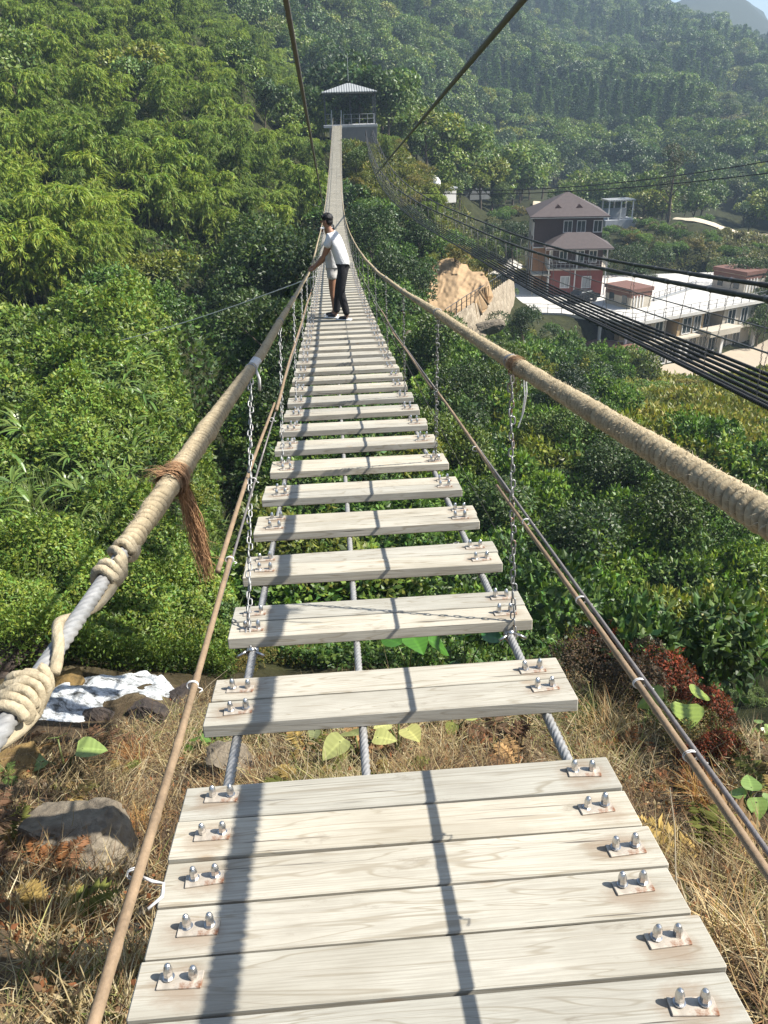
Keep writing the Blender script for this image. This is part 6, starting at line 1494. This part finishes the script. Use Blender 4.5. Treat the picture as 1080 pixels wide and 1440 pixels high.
for i, (px, py) in enumerate([(60, 1130), (25, 1165), (190, 1320), (160, 1270), (210, 1380), (230, 1250), (60, 1105), (178, 1395), (940, 1150), (1010, 1420), (200, 1285), (105, 1305)]): rock_at(px, py, tuple(np.array([.06, .05, .04])*random.uniform(.6, 1.5)), 30+i, M_RK, 'small pale stone lying in the dry grass of the near bank', .25, name='stone', cat='stone', group='small stones on the near bank', cuts=6)
for i, (px, py, s) in enumerate([(600, 462, 1.0), (625, 458, .8), (655, 462, 1.1), (690, 455, 1.3), (575, 466, .7)]): P = back(px, py, 56); g0 = ground1(P[0], P[1]); rock('boulder', (P[0], P[1], max(g0, P[2]-.2)), np.array([1.0, .7, .45])*s, 50+i, M_RK, 'pale boulder in the row below the orange earth bank', 'boulder', 'pale boulders below the earth bank')

# ---- stream
def m_water():
    t = NT('rushing_water'); co = t.coord('Object'); a = t.noise(t.mapping(co, (1.2, 2.6, 1.6)), 2.6, 5, .65, .9); b = t.noise(t.mapping(co, (4, 7, 5)), 4.0, 8, .8, .4)
    f = t.mix(.45, a, b); foam = t.ramp(f, [(.41, (0,)*3), (.47, (.40,)*3), (.56, (1,)*3)]); col = t.mix(foam, (.060, .058, .050), (.70, .73, .74)); rgh = t.ramp(f, [(.40, (.35,)*3), (.50, (.95,)*3)])
    return t.done(t.pbr(col, rgh, 0, t.bump(t.mix(.5, a, b), .8, .08), .5))
SP = [(-240, 1050, 7.6), (-120, 1035, 7.6), (-30, 1022, 7.6), (60, 1003, 7.75), (140, 985, 7.95), (215, 972, 8.15), (255, 964, 8.35)]
Q = np.array([back(*q) for q in SP]); L = np.r_[0, np.cumsum(np.linalg.norm(np.diff(Q[:, :2], axis=0), axis=1))]; t = np.arange(0, L[-1], .045)
Cn = np.stack([np.interp(t, L, Q[:, k]) for k in range(3)], 1); kk = np.exp(-(np.arange(-20, 21)/9.0)**2); kk /= kk.sum(); Cn = np.stack([np.convolve(np.pad(Cn[:, k], 20, mode='edge'), kk, 'valid') for k in range(3)], 1)
T = np.gradient(Cn[:, :2], axis=0); T /= np.linalg.norm(T, axis=1)[:, None]; N2 = np.stack([-T[:, 1], T[:, 0]], 1); nv = 44; u = np.linspace(-1, 1, nv); wd = np.interp(t, [0, L[-1]*.5, L[-1]], [1.0, .85, .55])
XY = Cn[:, None, :2]+N2[:, None]*(u[None]*wd[:, None])[..., None]; tt_ = t[:, None]+0*u[None]; uu = u[None]*wd[:, None]
Z = Cn[:, 2:3]+.02+.22*vnoise(tt_*.7+uu*.3, uu, .45)+.13*vnoise(tt_+9, uu*1.3, .17)+.05*vnoise(tt_, uu, .08)-.10*np.abs(u)[None]**2
i = np.arange(len(t)-1)[:, None]*nv; j = np.arange(nv-1)[None]; m = MB(); m.add(np.concatenate([XY, Z[..., None]], 2).reshape(-1, 3), np.stack([i+j, i+nv+j, i+nv+j+1, i+j+1], -1).reshape(-1, 4)); tag(m.build('stream', m_water(), smooth=True), kind='structure')

# ---- large-leaved plants and the coloured shrubs on the near bank
def taro(px, py, size, base, label, seed, nl=4, hgt=.4, rz=0, D=None):
    h = hit(px, py, 60) if D is None else back(px, py, D); t = tag(empty('large_leaf_plant', tuple(h), rz), label, 'plant')
    for st, lf in taro_parts(seed, nl, size, base, hgt): put('leaf', lf, t); put('stalk', st, t)
    return t
taro(92, 1085, 0.187, (.20, .28, .09), 'pale green large leaved plant between the boulder and the stream', 1, 3, .30); taro(280, 1062, 0.115, (.10, .19, .03), 'small dark large leaved plant beside the bamboo pole', 2, 3, .2); taro(368, 1050, 0.144, (.42, .45, .22), 'yellowing large leaved plant left of the first gap in the boards', 3, 2, .25)
taro(452, 1045, 0.108, (.42, .44, .20), 'pale yellow leaved plant in the middle of the first gap', 4, 3, .2); taro(505, 1065, 0.173, (.38, .40, .15), 'yellow large leaved plant beside the centre cable', 5, 3, .25); taro(560, 1055, 0.144, (.42, .42, .16), 'yellow green large leaved plant right of the centre cable', 6, 3, .3, 1.0); taro(640, 1035, 0.108, (.34, .36, .10), 'small yellow leaved plant under the right half of the first gap', 7, 3, .2)
taro(575, 960, 0.302, (.06, .17, .022), 'dark green broad leaf plant seen below the second gap of boards', 8, 3, .75, .6); taro(655, 960, 0.288, (.035, .12, .025), 'deep green broad leaf plant right of the centre in the second gap', 9, 3, .72, 2.0)
taro(950, 1030, 0.216, (.26, .34, .07), 'large leaved plant with two upright leaves beyond the right bamboo pole', 10, 3, .42, .4); taro(1066, 1040, 0.158, (.22, .32, .09), 'pale green leafy plant at the right edge of the dry bank', 11, 4, .35); taro(1050, 1150, 0.101, (.20, .30, .08), 'small green leafy plant near the right edge', 12, 4, .2); taro(930, 1000, 0.115, (.20, .30, .08), 'small green plant left of the two upright leaves', 13, 4, .2)
RED = shrub_mesh(210, (.055, .035, .018), n=9000, ls=.06, top=(.26, .055, .022), mat=ML_RED); BRN = shrub_mesh(211, (.045, .035, .022), n=8000, ls=.05, top=(.13, .085, .045), mat=ML_RED); LIT = shrub_mesh(212, (.05, .085, .03), n=9000, ls=.065, top=(.17, .22, .085)); YLW = shrub_mesh(213, (.10, .11, .03), n=8000, ls=.055, top=(.26, .19, .05), mat=ML_RED)
for px, py, s, me, lab, sink in [(905, 905, .75, RED, 'shrub with red autumn leaves on the right bank', .1), (865, 975, .60, BRN, 'brownish thin leaved shrub right of the second pair of boards', .1), (960, 975, .45, RED, 'small reddish shrub behind the two upright leaves', .1), (985, 930, .75, LIT, 'pale green glossy shrub in front of the dark gap at right', .1), (800, 905, .7, BRN, 'dark brown twiggy shrub beside the third pair of boards', .1), (760, 880, .7, SHD[4], 'dark shrub just right of the third pair of boards', .15),
                                 (1060, 985, .40, LIT, 'grey green shrub at the right edge beside the dark gap', .1), (840, 850, .8, SHD[3], 'green leafy shrub below the right bamboo pole', .15), (400, 930, .42, YLW, 'yellow and orange leaved shrub below the second gap on the left', .05), (460, 915, .36, SHD[4], 'dark small leaved shrub left of the centre cable', .05), (350, 935, .40, YLW, 'yellowish shrub beside the left deck cable', .05), (930, 1010, .30, LIT, 'small grey green bush on the dry bank at right', .05), (1000, 1060, .36, YLW, 'orange brown bush near the right edge of the bank', .05), (720, 930, .45, BRN, 'dark dry shrub under the right deck cable', .05), (500, 905, .4, SHD[2], 'dark shrub in the shade between the second pair of boards', .05)]:
    h = hit(px, py, 60); tag(put('shrub', me, None, (h[0], h[1], h[2]-sink), (0, 0, rg.uniform(0, 6)), s), lab, 'shrub')
for px, py, D, s, me, lab in [(885, 935, 7.7, .70, RED, 'largest of the red leaved shrubs on the edge of the right bank'), (965, 995, 6.5, .42, RED, 'low red leaved shrub beside the right bamboo pole'), (835, 925, 8.1, .62, BRN, 'dry brown shrub leaning against the largest red leaved shrub'), (1010, 1080, 5.4, .30, RED, 'small rusty red shrub on the dry bank near the right edge')]:
    P = back(px, py, D); tag(put('shrub', me, None, (P[0], P[1], max(ground1(P[0], P[1]), P[2]-.6)-.1), (0, 0, rg.uniform(0, 6)), s), lab, 'shrub')
# earth bank and its retaining wall, right of the person
def patch(name, poly, D_, lift, mat, n=46):
    x0 = min(p[0] for p in poly); x1 = max(p[0] for p in poly); y0 = min(p[1] for p in poly); y1 = max(p[1] for p in poly)
    gx, gy = np.meshgrid(np.linspace(x0-6, x1+6, n), np.linspace(y0-6, y1+6, n)); V = np.zeros((n, n, 3)); dep = np.zeros((n, n)); ok = np.zeros((n, n), bool)
    for a in range(n):
        for b_ in range(n):
            V[a, b_] = back(gx[a, b_], gy[a, b_], D_(gx[a, b_], gy[a, b_]))
    ins = inpoly(gx+vnoise(gx, gy, 14)*14, gy+vnoise(gx+50, gy, 11)*10, poly); cx_, cy_ = np.mean([p[0] for p in poly]), np.mean([p[1] for p in poly])
    rg_ = np.abs(vnoise(gx*.9+gy*.3, gy*.35, 7))*1.3+vnoise(gx, gy, 24)*2.2+vnoise(gx, gy, 4)*.4; view = unit(V-CAM); V = V+view*(rg_*.6)[..., None]
    F = [(a*n+b_, a*n+b_+1, (a+1)*n+b_+1, (a+1)*n+b_) for a in range(n-1) for b_ in range(n-1) if ins[a, b_] and ins[a+1, b_+1] and ins[a+1, b_] and ins[a, b_+1]]
    m = MB(); m.add(V.reshape(-1, 3), np.array(F)[:, ::-1]); o = m.build(name, mat, smooth=True); so_ = o.modifiers.new('thick', 'SOLIDIFY'); so_.thickness = 1.5; so_.offset = -1; return tag(o, kind='structure')
patch('earth_bank', [(606, 372), (632, 362), (660, 372), (684, 386), (690, 402), (668, 420), (640, 440), (612, 455), (600, 430)], lambda x, y: 72-(y-372)*.13, 0, M_BANK, n=90)
for px, py, s, lab in [(603, 365, 1.1, 'yellowish bush at the top left corner of the earth bank'), (640, 352, 1.2, 'yellowish bush on the crest of the earth bank'), (680, 372, 1.0, 'yellowish bush at the right end of the earth bank crest'), (598, 425, 1.0, 'bush at the foot of the earth bank on its left'), (640, 425, .7, 'small bush growing in the middle of the earth bank'), (655, 470, 1.0, 'bush below the stone retaining wall')]:
    P = back(px, py, 68 if py > 400 else 72); tag(put('bush', SHY[rg.integers(3)], None, (P[0], P[1], P[2]-.5), (0, 0, rg.uniform(0, 6)), s), lab, 'bush')
def m_stonewall():
    t = NT('rubble_stone_wall'); co = t.coord('Object'); vo = t.n('ShaderNodeTexVoronoi', feature='F1'); vo.inputs['Scale'].default_value = 2.2; t.l(co, vo.inputs['Vector']); ve = t.n('ShaderNodeTexVoronoi', feature='DISTANCE_TO_EDGE'); ve.inputs['Scale'].default_value = 2.2; t.l(co, ve.inputs['Vector'])
    c = t.mix(.5, t.ramp(t.noise(co, 1, 4), [(.3, (.24, .195, .14)), (.7, (.38, .32, .235))]), t.ramp(vo.outputs['Color'], [(.2, (.3,)*3), (.8, (.7,)*3)]), 'SOFT_LIGHT'); c = t.mix(t.ramp(ve.outputs['Distance'], [(.02, (1,)*3), (.07, (0,)*3)]), c, (.22, .18, .13)); return t.done(t.pbr(c, .9, 0, t.bump(ve.outputs['Distance'], .6, .1), .2))
RW = tag(empty('retaining_wall', (0, 0, 0)), 'rough stone retaining wall with a dark railing beside the orange earth bank', 'wall')
top = [back(625, 455, 58), back(655, 434, 63), back(688, 413, 70), back(712, 396, 79), back(722, 388, 88)]; bot = [back(608, 474, 57.5), back(648, 464, 61.5), back(688, 447, 68), back(720, 438, 77), back(728, 422, 86)]
m = MB(); n = 5; V = [tuple(p) for p in top]+[tuple(p-np.array([0, 0, 1.5])) for p in bot]+[tuple(p+np.array([.3, 1.0, -.02])) for p in top]; m.add(V, np.array([(i, n+i, n+i+1, i+1) for i in range(n-1)]+[(i+1, 2*n+i+1, 2*n+i, i) for i in range(n-1)])); m.build('stone_face', m_stonewall(), RW)
railing([p+np.array([.1, .3, 0]) for p in top], 1.0, RW, M_DARKSTEEL, 1.1, (1.0,), .03)

for root, base in ((CR, (4.3, 0.0, -.8)), (RW, tuple(bot[0]))):
    root.location = base
    for ch in root.children: ch.location = tuple(-np.array(base))
# ------------------------------------------------------------------ light, sky, camera
EL, AZ = R(48.2), R(95.5)          # sun elevation, azimuth clockwise from +Y
sun = bpy.data.lights.new('sun', 'SUN'); sun.energy = 5.0; sun.angle = R(.53); sun.color = (1, .955, .88)
so = bpy.data.objects.new('sun', sun); COL.objects.link(so)
sd = Vector((math.cos(EL)*math.sin(AZ), math.cos(EL)*math.cos(AZ), math.sin(EL)))
so.rotation_euler = sd.to_track_quat('Z', 'Y').to_euler(); so.location = (20, -10, 40)
W = bpy.data.worlds.new('World'); SC.world = W; W.use_nodes = True
nt = W.node_tree; nt.nodes.clear()
sk = nt.nodes.new('ShaderNodeTexSky'); sk.sky_type = 'NISHITA'; sk.sun_disc = False
sk.sun_elevation = EL; sk.sun_rotation = AZ; sk.altitude = 300; sk.air_density = 1.0; sk.dust_density = 1.5; sk.ozone_density = 1.0
bg = nt.nodes.new('ShaderNodeBackground'); bg.inputs['Strength'].default_value = .075
wo = nt.nodes.new('ShaderNodeOutputWorld'); nt.links.new(sk.outputs[0], bg.inputs[0]); nt.links.new(bg.outputs[0], wo.inputs['Surface'])

# air
hz = NT('valley_air'); hz.t.nodes.remove(hz.out); hz.out = hz.n('ShaderNodeOutputMaterial')
pv = hz.n('ShaderNodeVolumePrincipled'); pv.inputs['Color'].default_value = (.60, .79, 1.0, 1); pv.inputs['Density'].default_value = HAZE
pv.inputs['Anisotropy'].default_value = .0
hz.l(pv.outputs[0], hz.out.inputs['Volume'])
zmin = float(_gz.min()) - 1; zmax = float(_gz.max()) + 30
b = MB(); b.box((0, 0, (zmin+zmax)/2), (5400, 5400, zmax-zmin))
tag(b.build('haze', hz.m), kind='stuff')

cam = bpy.data.cameras.new('camera'); co_ = bpy.data.objects.new('camera', cam); COL.objects.link(co_)
cam.sensor_fit = 'VERTICAL'; cam.sensor_height = 36; cam.lens = FPX/1440*36; cam.clip_start = .05; cam.clip_end = 6000
M = Matrix.Identity(4)
for i in range(3):
    M[i][0] = _r[i]; M[i][1] = _u[i]; M[i][2] = -_fw[i]; M[i][3] = CAM[i]
co_.matrix_world = M; SC.camera = co_
SC.view_settings.view_transform = 'Standard'; SC.view_settings.look = 'None'; SC.view_settings.exposure = EXPO; SC.view_settings.gamma = 1
SC.render.engine = 'CYCLES'; cy = SC.cycles
cy.use_denoising = True; cy.denoising_prefilter = 'NONE'; cy.denoising_input_passes = 'RGB_ALBEDO_NORMAL'; cy.max_bounces = 6; cy.diffuse_bounces = 3; cy.glossy_bounces = 2; cy.transmission_bounces = 4; cy.volume_bounces = 0; cy.transparent_max_bounces = 4
cy.use_adaptive_sampling = True; cy.adaptive_threshold = .008; cy.caustics_reflective = False; cy.caustics_refractive = False; cy.sample_clamp_indirect = 4.0
